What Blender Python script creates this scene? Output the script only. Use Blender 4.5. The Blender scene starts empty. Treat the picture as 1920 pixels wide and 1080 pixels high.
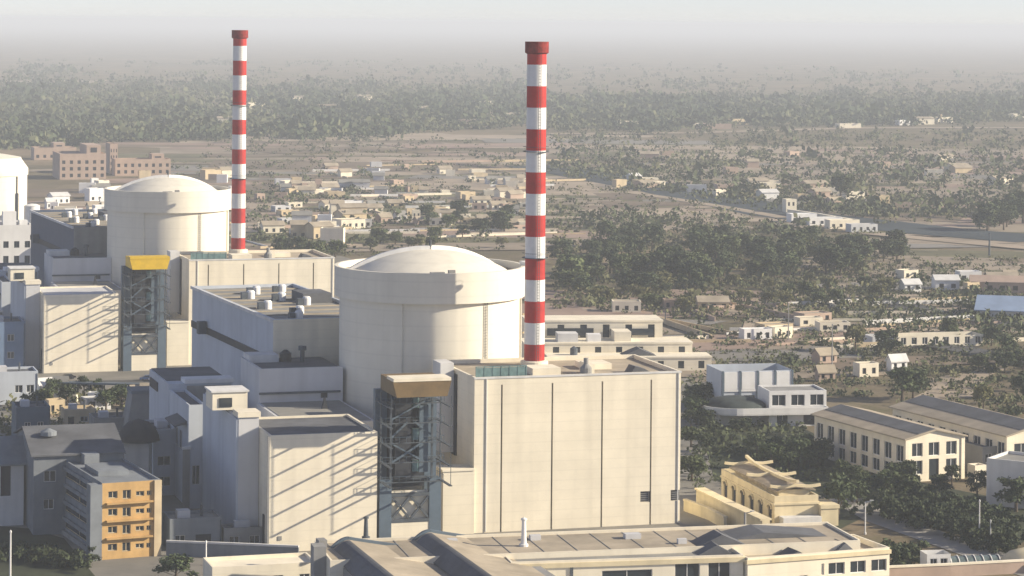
import bpy, bmesh, math, random
import numpy as np
from mathutils import Vector, Matrix
random.seed(7); rng = np.random.default_rng(11)
R = math.radians; PI = math.pi
S = bpy.context.scene; COL = S.collection

# ------------------------------------------------------------------ camera, sky, sun, exposure
FPX = 5000.0; CAMH = 102.0; HORIZ = 40.0; ROLL = R(0.5)
cam = bpy.data.cameras.new('camera'); camo = bpy.data.objects.new('camera', cam); COL.objects.link(camo)
camo.location = (0, 0, CAMH); camo.rotation_euler = (PI/2, -ROLL, 0)
cam.sensor_width = 36; cam.lens = FPX/1920*36
cam.shift_x = -500*math.sin(ROLL)/1920; cam.shift_y = -500*math.cos(ROLL)/1920
cam.clip_start = 1; cam.clip_end = 90000
S.camera = camo
SUN_EL = R(23); SUN_AZ = R(87)                      # azimuth from -Y towards +X
sdir = Vector((math.sin(SUN_AZ)*math.cos(SUN_EL), -math.cos(SUN_AZ)*math.cos(SUN_EL), math.sin(SUN_EL)))
W = bpy.data.worlds.new('World'); S.world = W; W.use_nodes = True
nt = W.node_tree; bg = nt.nodes['Background']
sky = nt.nodes.new('ShaderNodeTexSky'); sky.sky_type = 'NISHITA'; sky.sun_disc = False
sky.sun_elevation = SUN_EL; sky.sun_rotation = math.atan2(sdir.x, sdir.y)
sky.air_density = 0.65; sky.dust_density = 0.1; sky.ozone_density = 3.0; sky.altitude = 100
hs = nt.nodes.new('ShaderNodeHueSaturation'); hs.inputs['Saturation'].default_value = 0.75
nt.links.new(sky.outputs[0], hs.inputs['Color']); 
tn = nt.nodes.new('ShaderNodeMix'); tn.data_type = 'RGBA'; tn.blend_type = 'MULTIPLY'; tn.inputs[0].default_value = 1; tn.inputs[7].default_value = (1.0, .915, .965, 1)
nt.links.new(hs.outputs[0], tn.inputs[6]); nt.links.new(tn.outputs[2], bg.inputs['Color'])
bg.inputs['Strength'].default_value = 0.09
sl = bpy.data.lights.new('sun', 'SUN'); sl.energy = 5.0; sl.angle = R(0.6); sl.color = (1.0, 0.885, 0.70)
so = bpy.data.objects.new('sun', sl); COL.objects.link(so)
so.rotation_euler = (-sdir).to_track_quat('-Z', 'Y').to_euler(); so.location = (300, 0, 400)
S.view_settings.view_transform = 'Standard'; S.view_settings.look = 'None'
S.view_settings.exposure = 0.8; S.view_settings.gamma = 1; S.view_settings.use_curve_mapping = False
S.render.engine = 'CYCLES'; S.cycles.max_bounces = 4; S.cycles.volume_bounces = 0
S.cycles.diffuse_bounces = 2; S.cycles.use_denoising = True

# ------------------------------------------------------------------ where a sight line meets a level
_cr, _sr = math.cos(ROLL), math.sin(ROLL)
def at(px, py, z=0.0):
    dx, dy = px-960, py-540
    x, y = dx*_cr+dy*_sr, -dx*_sr+dy*_cr+540
    Y = FPX*(CAMH-z)/(y-HORIZ)
    return Vector((x/FPX*Y, Y, z))
def at_y(px, py, Y):
    dx, dy = px-960, py-540
    x, y = dx*_cr+dy*_sr, -dx*_sr+dy*_cr+540
    return Vector((x/FPX*Y, Y, CAMH-(y-HORIZ)*Y/FPX))

# ------------------------------------------------------------------ materials
MATS = {}
def mat(name, col, rough=0.8, var=0.15, scale=0.3, bump=0.0, streak=0.0, metal=0.0, col2=None, coord='Object', spec=0.3, ranvar=0.0, panel=None):
    if name in MATS: return MATS[name]
    m = bpy.data.materials.new(name); m.use_nodes = True; MATS[name] = m
    n = m.node_tree; N = n.nodes; L = n.links; b = N['Principled BSDF']
    b.inputs['Roughness'].default_value = rough; b.inputs['Metallic'].default_value = metal
    b.inputs['Specular IOR Level'].default_value = spec
    tc = N.new('ShaderNodeTexCoord'); nz = N.new('ShaderNodeTexNoise'); nz.inputs['Scale'].default_value = scale
    nz.inputs['Detail'].default_value = 6; nz.inputs['Roughness'].default_value = 0.65
    L.new(tc.outputs[coord], nz.inputs['Vector'])
    mx = N.new('ShaderNodeMix'); mx.data_type = 'RGBA'
    c = Vector(col); d = Vector(col2) if col2 else c*(1-var*1.6)
    mx.inputs[6].default_value = (*d, 1); mx.inputs[7].default_value = (*(c*(1+var*0.5) if not col2 else c), 1)
    rp = N.new('ShaderNodeMapRange'); rp.inputs[1].default_value = 0.3; rp.inputs[2].default_value = 0.7
    L.new(nz.outputs[0], rp.inputs[0]); L.new(rp.outputs[0], mx.inputs[0])
    out = mx.outputs[2]
    if streak:                                     # rain stains running down walls
        mp = N.new('ShaderNodeMapping'); mp.inputs['Scale'].default_value = (.35, .35, 0.02)
        L.new(tc.outputs[coord], mp.inputs[0]); n2 = N.new('ShaderNodeTexNoise'); n2.inputs['Scale'].default_value = 1.0
        n2.inputs['Detail'].default_value = 4; L.new(mp.outputs[0], n2.inputs['Vector'])
        r2 = N.new('ShaderNodeMapRange'); r2.inputs[1].default_value = 0.45; r2.inputs[2].default_value = 0.75
        r2.inputs[3].default_value = 1.0; r2.inputs[4].default_value = 1.0-streak; L.new(n2.outputs[0], r2.inputs[0])
        m2 = N.new('ShaderNodeMix'); m2.data_type = 'RGBA'; m2.blend_type = 'MULTIPLY'; m2.inputs[0].default_value = 1
        L.new(out, m2.inputs[6]); L.new(r2.outputs[0], m2.inputs[7]); out = m2.outputs[2]
    if panel:                                      # thin horizontal lift joints
        wv = N.new('ShaderNodeTexWave'); wv.bands_direction = 'Z'; wv.inputs['Scale'].default_value = panel
        L.new(tc.outputs[coord], wv.inputs['Vector'])
        r3 = N.new('ShaderNodeMapRange'); r3.inputs[1].default_value = 0.0; r3.inputs[2].default_value = 0.06
        r3.inputs[3].default_value = 0.95; r3.inputs[4].default_value = 1.0; L.new(wv.outputs[0], r3.inputs[0])
        m3 = N.new('ShaderNodeMix'); m3.data_type = 'RGBA'; m3.blend_type = 'MULTIPLY'; m3.inputs[0].default_value = 1
        L.new(out, m3.inputs[6]); L.new(r3.outputs[0], m3.inputs[7]); out = m3.outputs[2]
    if ranvar:
        oi = N.new('ShaderNodeObjectInfo'); r4 = N.new('ShaderNodeMapRange'); r4.inputs[3].default_value = 1-ranvar; r4.inputs[4].default_value = 1+ranvar
        L.new(oi.outputs['Random'], r4.inputs[0])
        m4 = N.new('ShaderNodeMix'); m4.data_type = 'RGBA'; m4.blend_type = 'MULTIPLY'; m4.inputs[0].default_value = 1
        L.new(out, m4.inputs[6]); L.new(r4.outputs[0], m4.inputs[7]); out = m4.outputs[2]
    L.new(out, b.inputs['Base Color'])
    if bump:
        bp = N.new('ShaderNodeBump'); bp.inputs['Strength'].default_value = bump; bp.inputs['Distance'].default_value = 0.3
        L.new(nz.outputs[0], bp.inputs['Height']); L.new(bp.outputs[0], b.inputs['Normal'])
    return m
M_CREAM = mat('cream_concrete', (.86, .78, .61), .85, .08, .12, streak=.13, panel=.16)
M_CONT = mat('containment_concrete', (.77, .725, .61), .8, .06, .08, streak=.10, panel=.1)
M_PALE = mat('pale_paint', (.70, .69, .66), .8, .08, .15, streak=.18)
M_GREYW = mat('grey_cladding', (.60, .60, .60), .75, .08, .1, streak=.12)
M_BLUEC = mat('bluish_cladding', (.52, .56, .61), .6, .08, .1, streak=.12)
M_ROOF = mat('grey_felt_roof', (.30, .29, .26), .95, .25, .12, col2=(.19, .185, .17))
M_ROOFD = mat('dark_roof', (.13, .135, .145), .9, .25, .15)
M_ROOFT = mat('tan_roof', (.43, .365, .27), .9, .25, .1)
M_WHITE = mat('white_paint', (.80, .79, .76), .6, .06, .3, streak=.1)
M_RED = mat('stack_red', (.50, .025, .02), .6, .22, .35, streak=.25)
M_STW = mat('stack_white', (.80, .79, .76), .6, .08, .35, streak=.2)
M_DARK = mat('dark_louvre', (.035, .038, .045), .7, .2, .5)
M_GLASS = mat('dark_glass', (.03, .04, .05), .12, .2, .4, spec=.6)
M_STEEL = mat('dark_steel', (.085, .10, .115), .6, .2, .4)
M_STEELB = mat('blue_grey_steel', (.11, .15, .19), .6, .15, .3)
M_TEAL = mat('teal_mesh', (.16, .26, .26), .7, .25, .8)
M_HOODSHADE = mat('shaded_yellow_sheet', (.20, .135, .06), .7, .2, .3)  # near hoist hood: yellow sheet with its shade put into the colour
M_HOODLIT = mat('sunlit_yellow_paint', (.72, .47, .02), .55, .12, .5)  # sunlit copy of the hood colour, for the far hoist tower
M_TAN = mat('tan_plaster', (.62, .50, .32), .85, .12, .25, streak=.15)
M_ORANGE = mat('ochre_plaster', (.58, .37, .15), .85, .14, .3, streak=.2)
M_PINK = mat('pink_brick', (.46, .345, .27), .9, .12, .2)
M_YCREAM = mat('yellow_cream_plaster', (.76, .65, .42), .85, .1, .2, streak=.18)
M_GREY = mat('grey_concrete', (.30, .295, .28), .9, .15, .2, streak=.15)
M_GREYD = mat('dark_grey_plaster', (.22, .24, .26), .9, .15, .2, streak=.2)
M_JOINT = mat('joint_filler', (.13, .13, .125), .9, .2, .5)
M_BLUE = mat('blue_metal_roof', (.27, .35, .48), .5, .12, .2)
M_SLATE = mat('slate_sheet', (.07, .095, .15), .7, .12, .3)
M_BARK = mat('bark', (.11, .085, .06), .95, .3, 2)
M_LEAF = [mat('leaf_dark', (.075, .10, .042), .8, .45, 1.2, ranvar=.3), mat('leaf_mid', (.105, .13, .05), .8, .4, 1.2, ranvar=.3),
          mat('leaf_olive', (.17, .165, .065), .8, .35, 1.2, ranvar=.25)]
M_LAMP = mat('lamp_glass', (.7, .7, .65), .3, .05, 1)

# ------------------------------------------------------------------ mesh builder and scene tree
class MB:
    def __init__(s): s.v = []; s.f = []; s.m = []
    def add(s, vs, fs, mi=0):
        o = len(s.v); s.v += [tuple(p) for p in vs]
        for f in fs: s.f.append(tuple(o+i for i in f)); s.m.append(mi)
        return s
    def box(s, x0, y0, z0, x1, y1, z1, mi=0):
        return s.add([(x0,y0,z0),(x1,y0,z0),(x1,y1,z0),(x0,y1,z0),(x0,y0,z1),(x1,y0,z1),(x1,y1,z1),(x0,y1,z1)],
              [(0,3,2,1),(4,5,6,7),(0,1,5,4),(1,2,6,5),(2,3,7,6),(3,0,4,7)], mi)
    def bar(s, a, b, w=0.15, mi=0):
        a, b = Vector(a), Vector(b); d = (b-a).normalized(); up = Vector((0,0,1)) if abs(d.z) < .95 else Vector((1,0,0))
        p = d.cross(up).normalized()*w/2; q = d.cross(p).normalized()*w/2
        return s.add([a-p-q,a+p-q,a+p+q,a-p+q,b-p-q,b+p-q,b+p+q,b-p+q], [(0,3,2,1),(4,5,6,7),(0,1,5,4),(1,2,6,5),(2,3,7,6),(3,0,4,7)], mi)
    def lathe(s, prof, n=32, cx=0, cy=0, mi=None, a0=0, a1=2*PI, cap=True):
        full = abs(a1-a0-2*PI) < 1e-6; k = n if full else n+1
        vs = [(cx+r*math.cos(a0+(a1-a0)*i/n), cy+r*math.sin(a0+(a1-a0)*i/n), z) for r, z in prof for i in range(k)]
        o = len(s.v); s.v += vs
        for j in range(len(prof)-1):
            for i in range(n):
                i2 = (i+1) % k
                s.f.append((o+j*k+i, o+j*k+i2, o+(j+1)*k+i2, o+(j+1)*k+i)); s.m.append(mi[j] if mi else 0)
        if cap and full:
            s.f.append(tuple(o+(len(prof)-1)*k+i for i in range(k))); s.m.append(mi[-1] if mi else 0)
        return s
    def prism(s, poly, y0, y1, mi=0):              # outline in x,z pushed along y
        n = len(poly); vs = [(x, y0, z) for x, z in poly]+[(x, y1, z) for x, z in poly]
        return s.add(vs, [tuple(range(n)), tuple(range(2*n-1, n-1, -1))]+[(i, n+i, n+(i+1) % n, (i+1) % n) for i in range(n)], mi)
    def slab(s, poly, z0, z1, mi=0):               # outline in x,y pushed up
        n = len(poly); vs = [(x, y, z0) for x, y in poly]+[(x, y, z1) for x, y in poly]
        return s.add(vs, [tuple(range(n-1, -1, -1)), tuple(range(n, 2*n))]+[(i, (i+1) % n, n+(i+1) % n, n+i) for i in range(n)], mi)
    def build(s, name, m, parent=None, smooth=False):
        me = bpy.data.meshes.new(name); me.from_pydata(s.v, [], s.f)
        ms = m if isinstance(m, (list, tuple)) else [m]
        for x in ms: me.materials.append(x)
        if len(ms) > 1: me.polygons.foreach_set('material_index', s.m)
        bm = bmesh.new(); bm.from_mesh(me); bmesh.ops.recalc_face_normals(bm, faces=bm.faces); bm.to_mesh(me); bm.free()
        if smooth: me.polygons.foreach_set('use_smooth', [True]*len(me.polygons))
        o = bpy.data.objects.new(name, me); COL.objects.link(o)
        if parent is not None: o.parent = parent
        return o
def tag(o, label=None, cat=None, group=None, kind=None):
    if label: o['label'] = label
    if cat: o['category'] = cat
    if group: o['group'] = group
    if kind: o['kind'] = kind
    return o
def thing(name, label, cat, loc, rz=0.0, group=None):
    o = bpy.data.objects.new(name, None); COL.objects.link(o); o.empty_display_size = 2
    o.location = loc; o.rotation_euler = (0, 0, rz)
    return tag(o, label, cat, group)
def dup(root, loc, rz=None, label=None, group=None, scale=None, kids=True):
    r = root.copy(); COL.objects.link(r); r.location = loc
    if rz is not None: r.rotation_euler = (0, 0, rz)
    if scale is not None: r.scale = (scale,)*3 if not isinstance(scale, tuple) else scale
    if label: r['label'] = label
    if group: r['group'] = group
    if kids:
        for ch in KIDS(root):
            c = ch.copy(); COL.objects.link(c); c.parent = r
            for g in KIDS(ch):
                d = g.copy(); COL.objects.link(d); d.parent = c
    return r
_kid_cache = {}
def KIDS(o):
    if o.name not in _kid_cache: _kid_cache[o.name] = list(o.children)
    return _kid_cache[o.name]
def wall_face(mb, A, B, z0, z1, holes, nrm, rec=0.3, ends=None):
    """a wall from A to B (x,y) with true openings; holes are (s0,s1,h0,h1) along the wall"""
    A, B = Vector(A), Vector(B); L = (B-A).length; d = (B-A)/L; n = Vector(nrm)
    xs = sorted({0, L, *[h[0] for h in holes], *[h[1] for h in holes]}); zs = sorted({z0, z1, *[h[2] for h in holes], *[h[3] for h in holes]})
    P = lambda s_, z, q=0: (A.x+d.x*s_-n.x*q, A.y+d.y*s_-n.y*q, z)
    for i in range(len(xs)-1):
        for j in range(len(zs)-1):
            cx, cz = (xs[i]+xs[i+1])/2, (zs[j]+zs[j+1])/2
            if any(h[0] < cx < h[1] and h[2] < cz < h[3] for h in holes): continue
            mb.add([P(xs[i], zs[j]), P(xs[i+1], zs[j]), P(xs[i+1], zs[j+1]), P(xs[i], zs[j+1])], [(0,1,2,3)])
    for h in holes:
        a, b, c, e = h[:4]
        for p in ([(a,c),(b,c)], [(b,c),(b,e)], [(b,e),(a,e)], [(a,e),(a,c)]):
            mb.add([P(*p[0]), P(*p[1]), P(*p[1], rec), P(*p[0], rec)], [(0,1,2,3)])
    return P
def building(name, label, cat, loc, rz, w, d, h, wallm, roofm, holes=None, parapet=0.6, roof='flat', rise=2.0, over=0.4, group=None,
             framem=None, ridge='y', panem=None, pw=0.35, trim=None):
    """box house: origin at the front left corner, x to the right along the front, y to the back.
    holes: {'f'|'l'|'r': [(s0,s1,h0,h1[,kind])]}; kind window, door or opening"""
    T = thing(name, label, cat, loc, rz, group); holes = holes or {}
    mb = MB(); sides = {'f': ((0,0),(w,0),(0,-1)), 'r': ((w,0),(w,d),(1,0)), 'b': ((w,d),(0,d),(0,1)), 'l': ((0,d),(0,0),(-1,0))}
    for k, (A, B, n) in sides.items():
        hs_ = holes.get(k, []); top = h+(parapet if roof == 'flat' else 0)
        wall_face(mb, A, B, 0, top, hs_, n)
        L = (Vector(B)-Vector(A)).length; dd = (Vector(B)-Vector(A))/L; nn = Vector(n)
        for hh in hs_:
            kind = hh[4] if len(hh) > 4 else 'window'
            Q = lambda s_, z, q: (A[0]+dd.x*s_-nn.x*q, A[1]+dd.y*s_-nn.y*q, z)
            a, b, c, e = hh[:4]
            p = MB().add([Q(a,c,.28), Q(b,c,.28), Q(b,e,.28), Q(a,e,.28)], [(0,1,2,3)]).build('door' if kind == 'door' else 'window', panem or (M_DARK if kind == 'opening' else M_GLASS), T)
            if kind == 'window' and framem:
                fm = MB(); g = .12
                for s0, s1, z0, z1 in ((a,b,c,c+g),(a,b,e-g,e),(a,a+g,c+g,e-g),(b-g,b,c+g,e-g),((a+b)/2-.06,(a+b)/2+.06,c+g,e-g)):
                    vs = [Q(s0,z0,.2),Q(s1,z0,.2),Q(s1,z1,.2),Q(s0,z1,.2),Q(s0,z0,.27),Q(s1,z0,.27),Q(s1,z1,.27),Q(s0,z1,.27)]
                    fm.add(vs, [(0,1,2,3),(0,4,5,1),(1,5,6,2),(2,6,7,3),(3,7,4,0)])
                fm.build('frame', framem, p)
    if roof == 'flat':
        if parapet:
            t = h+parapet
            for x0,y0,x1,y1 in ((0,0,w,pw),(0,d-pw,w,d),(0,pw,pw,d-pw),(w-pw,pw,w,d-pw)):
                mb.add([(x0,y0,t),(x1,y0,t),(x1,y1,t),(x0,y1,t)], [(0,1,2,3)])
            mb.add([(pw,pw,h),(w-pw,pw,h),(w-pw,pw,t),(pw,pw,t)],[(0,1,2,3)]); mb.add([(pw,d-pw,h),(w-pw,d-pw,h),(w-pw,d-pw,t),(pw,d-pw,t)],[(0,1,2,3)])
            mb.add([(pw,pw,h),(pw,d-pw,h),(pw,d-pw,t),(pw,pw,t)],[(0,1,2,3)]); mb.add([(w-pw,pw,h),(w-pw,d-pw,h),(w-pw,d-pw,t),(w-pw,pw,t)],[(0,1,2,3)])
            MB().add([(pw,pw,h),(w-pw,pw,h),(w-pw,d-pw,h),(pw,d-pw,h)],[(0,1,2,3)]).build('roof', roofm, T)
        else:
            MB().box(-over,-over,h,w+over,d+over,h+.4).build('roof', roofm, T)
    elif roof == 'gable':
        rm = MB(); th = .35
        if ridge == 'y':
            for y in (0, d): mb.add([(0,y,h),(w,y,h),(w/2,y,h+rise)],[(0,1,2)])
            sl_ = rise/(w/2)
            rm.prism([(-over,h-over*sl_+.03),(w/2,h+rise+.03),(w+over,h-over*sl_+.03),(w+over,h-over*sl_+th),(w/2,h+rise+th),(-over,h-over*sl_+th)], -over, d+over)
        else:
            for x in (0, w): mb.add([(x,0,h),(x,d,h),(x,d/2,h+rise)],[(0,1,2)])
            sl_ = rise/(d/2)
            o_ = [(-over,h-over*sl_+.03),(d/2,h+rise+.03),(d+over,h-over*sl_+.03),(d+over,h-over*sl_+th),(d/2,h+rise+th),(-over,h-over*sl_+th)]
            n = 6; vs = [(-over,y,z) for y,z in o_]+[(w+over,y,z) for y,z in o_]
            rm.add(vs, [tuple(range(n)), tuple(range(2*n-1,n-1,-1))]+[(i,n+i,n+(i+1)%n,(i+1)%n) for i in range(n)])
        rm.build('roof', roofm, T)
    mb.build('wall', wallm, T)
    if trim:
        tb = MB(); z0, z1 = trim[1:]
        tb.box(-.25,-.25,z0,w+.25,-.003,z1); tb.box(-.25,-.003,z0,-.003,d,z1); tb.box(w+.003,-.003,z0,w+.25,d,z1)
        tb.build('cornice', trim[0], T)
    return T
def wins(w, n, z0, z1, frac=.55, x0=0.0, kind='window'):
    s = (w-2*x0)/n
    return [(x0+s*(i+.5-frac/2), x0+s*(i+.5+frac/2), z0, z1, kind) for i in range(n)]

# ------------------------------------------------------------------ ground, yards, roads (setting)
def ground_material():
    m = bpy.data.materials.new('dry_plain'); m.use_nodes = True; n = m.node_tree; N = n.nodes; L = n.links; b = N['Principled BSDF']
    b.inputs['Roughness'].default_value = 1; b.inputs['Specular IOR Level'].default_value = .05
    g = N.new('ShaderNodeNewGeometry')
    def noise(scale, det=6, rough=.6):
        x = N.new('ShaderNodeTexNoise'); x.inputs['Scale'].default_value = scale; x.inputs['Detail'].default_value = det; x.inputs['Roughness'].default_value = rough
        L.new(g.outputs['Position'], x.inputs['Vector']); return x.outputs[0]
    def ramp(f, stops):
        r = N.new('ShaderNodeValToRGB'); e = r.color_ramp.elements
        while len(e) < len(stops): e.new(.5)
        for q, (p, c) in zip(e, stops): q.position = p; q.color = (*c, 1)
        L.new(f, r.inputs[0]); return r.outputs[0]
    def mix(f, a, c, mode='MIX'):
        x = N.new('ShaderNodeMix'); x.data_type = 'RGBA'; x.blend_type = mode
        if isinstance(f, float): x.inputs[0].default_value = f
        else: L.new(f, x.inputs[0])
        L.new(a, x.inputs[6]); L.new(c, x.inputs[7]); return x.outputs[2]
    base = ramp(noise(.012, 8), [(.3,(.105,.097,.065)),(.45,(.165,.145,.098)),(.6,(.225,.19,.135)),(.75,(.30,.25,.185))])
    vo = N.new('ShaderNodeTexVoronoi'); vo.inputs['Scale'].default_value = .011; vo.distance = 'CHEBYCHEV'; vo.inputs['Randomness'].default_value = .9
    L.new(g.outputs['Position'], vo.inputs['Vector'])
    plot = ramp(vo.outputs['Color'], [(0,(.75,.72,.68)),(.5,(1,.97,.93)),(1,(1.15,1.02,.95))])
    col = mix(1.0, base, plot, 'MULTIPLY')
    sc = ramp(noise(.05, 8, .7), [(.50,(0,0,0)),(.60,(1,1,1))])
    grn = ramp(noise(.4, 4), [(.3,(.07,.075,.035)),(.7,(.16,.145,.075))])
    big = ramp(noise(.0022, 3), [(.38,(.15,.15,.15)),(.62,(.85,.85,.85))])
    f1 = mix(1.0, sc, big, 'MULTIPLY')
    col = mix(f1, col, grn)
    fine = ramp(noise(.7, 5, .7), [(.3,(.72,.72,.72)),(.7,(1.15,1.15,1.15))])
    col = mix(1.0, col, fine, 'MULTIPLY')
    L.new(col, b.inputs['Base Color']); return m
gm = MB()
NX, NY = 24, 40
gx = np.linspace(-16000, 16000, NX+1); gy = np.concatenate([np.linspace(-300, 6000, 21), np.linspace(7000, 39000, 20)])
gm.add([(x, y, 0) for y in gy for x in gx], [(j*(NX+1)+i, j*(NX+1)+i+1, (j+1)*(NX+1)+i+1, (j+1)*(NX+1)+i) for j in range(len(gy)-1) for i in range(NX)])
tag(gm.build('ground', ground_material()), 'dry tan plain with scrub reaching the hazy horizon', 'ground', kind='structure')
M_YARD = mat('yard_concrete', (.26, .24, .205), .95, .2, .05, col2=(.14, .135, .12))
M_ASPH = mat('asphalt', (.085, .085, .085), .95, .2, .1)
M_SOILD = mat('dark_turf', (.045, .055, .025), 1, .4, .1)
M_FIELD = mat('tan_field', (.30, .245, .18), 1, .2, .02)
M_FIELD2 = mat('pale_field', (.37, .30, .22), 1, .2, .03)
def sheet(name, px, m, z=0.02, label=None):
    pts = [at(*p) for p in px]
    o = MB().add([(p.x, p.y, z) for p in pts], [tuple(range(len(pts)))]).build(name, m)
    return tag(o, label or name.replace('_', ' ')+' seen from above', name.split('_')[-1], kind='structure')
def ribbon(name, px, width, m, z=0.03, label=None):
    pts = [at(*p).to_2d() for p in px]; mb = MB(); vs = []
    for i, p in enumerate(pts):
        t = (pts[min(i+1, len(pts)-1)]-pts[max(i-1, 0)]).normalized(); q = Vector((-t.y, t.x))*width/2
        vs += [(p.x+q.x, p.y+q.y, z), (p.x-q.x, p.y-q.y, z)]
    mb.add(vs, [(2*i, 2*i+1, 2*i+3, 2*i+2) for i in range(len(pts)-1)])
    return tag(mb.build(name, m), label, name.split('_')[-1], kind='structure')
sheet('plant_yard', [(-60,1300),(1500,1300),(1420,640),(1030,600),(640,480),(-60,430)], M_YARD, .02, 'concrete yard between the plant buildings')
sheet('dark_lawn', [(-20,1110),(190,1095),(120,1010),(60,992),(-20,985)], M_SOILD, .06, 'dark lawn in the lower left corner')
sheet('garden_ground', [(1300,760),(1340,900),(1560,1000),(1640,960),(1900,1030),(2000,960),(1700,900),(1500,800)], M_SOILD, .06, 'dark garden ground around the halls')
ribbon('service_road', [(1590,935),(1660,975),(1760,1010),(1960,1080)], 9, mat('grey_road', (.30,.285,.26),.95,.15,.1), .08, 'grey service road running beside the hedge on the right')
ribbon('plant_road', [(-30,722),(120,718),(250,716),(370,722)], 8, M_ASPH, .05, 'asphalt road in front of the far reactor')
ribbon('canal_water', [(1000,312),(1100,328),(1230,352),(1350,376),(1480,404),(1620,420),(1760,436),(1960,452)], 46, mat('canal_water', (.06,.075,.085), .95, .2, .02, spec=.05), .60, 'dark canal slanting across the plain')
ribbon('canal_bank', [(1180,362),(1260,374),(1370,392),(1470,410)], 9, M_FIELD2, .64, 'pale canal bank')
ribbon('canal_track', [(1640,440),(1760,452),(1960,470)], 14, M_FIELD2, .64, 'pale track beyond the canal')
ribbon('far_track', [(1030,252),(1300,250),(1600,241),(1960,240)], 26, M_FIELD2, .62, 'pale track along the edge of the forest')
ribbon('dirt_track', [(1730,750),(1800,715),(1870,690)], 7, M_FIELD2, .09, 'dirt track behind the halls')
ribbon('sunken_road', [(1640,560),(1750,590),(1960,618)], 14, M_ASPH, .66, 'dark sunken road on the right')
ribbon('lower_road', [(1660,640),(1790,655),(1960,690)], 12, M_ASPH, .68, 'dark road by the long arcaded building')
for k, (px, m) in enumerate([
    ([(300,268),(500,262),(700,258),(900,272),(620,286),(300,290)], M_FIELD), ([(630,265),(980,262),(980,255),(760,250)], M_FIELD2),
    ([(1030,300),(1250,290),(1360,277),(1030,268)], M_FIELD), ([(1040,352),(1160,366),(1100,400),(1030,395)], M_FIELD),
    ([(1060,415),(1330,408),(1420,428),(1240,432),(1050,430)], M_FIELD2), ([(1650,490),(1920,470),(1920,500),(1760,510),(1640,500)], M_FIELD),
    ([(640,343),(760,343),(780,358),(600,362)], M_FIELD2), ([(640,385),(860,380),(900,392),(700,402)], M_FIELD2), ([(500,470),(690,450),(720,462),(520,480)], M_FIELD2),
    ([(1500,640),(1720,630),(1720,648),(1480,660)], M_FIELD2), ([(1740,710),(1860,690),(1830,745),(1750,748)], M_FIELD), ([(0,152),(200,150),(200,155),(0,157)], M_FIELD2),
    ([(0,752),(240,738),(330,748),(60,790)], M_FIELD2), ([(1800,300),(1920,292),(1920,320),(1820,330)], M_FIELD), ([(1330,350),(1540,348),(1600,375),(1450,385)], M_FIELD)]):
    sheet('open_field', px, m, .03+.004*k, 'bare tan field strip on the plain')

fm = MB(); FMS = [M_FIELD, M_FIELD2, mat('brown_field', (.19,.145,.10), 1, .25, .02), mat('pinkish_field', (.32,.23,.18), 1, .2, .02), mat('olive_field', (.14,.13,.065), 1, .3, .03), mat('ashen_field', (.23,.215,.19), 1, .2, .02)]
for k in range(520):
    while True:
        px_, py_ = random.uniform(250, 1960), random.triangular(252, 720, 330)
        if (px_ < 985 and py_ < 470) or (px_ > 1040 and py_ < 700 and not (1040 < px_ < 1650 and 415 < py_ < 545)): break
    c = at(px_, py_); L_ = random.uniform(12, 75)*(c.y/1300); w_ = L_*random.uniform(.12, .7); a = random.gauss(.1, .2)
    ca, sa = math.cos(a), math.sin(a); z = .16+.0006*k
    q = [(-L_*random.uniform(.7,1),-w_),(L_*random.uniform(.7,1),-w_*random.uniform(.6,1)),(L_*random.uniform(.7,1.1),w_*random.uniform(.6,1)),(-L_*random.uniform(.6,1),w_)]
    fm.add([(c.x+x*ca-y*sa, c.y+x*sa+y*ca, z) for x, y in q], [(0,1,2,3)], random.choices(range(6), (3,2.5,3,2.5,2,1.5))[0])
tag(fm.build('field_strips', FMS), 'patchwork of dry field strips over the plain', 'fields', kind='structure')

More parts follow.
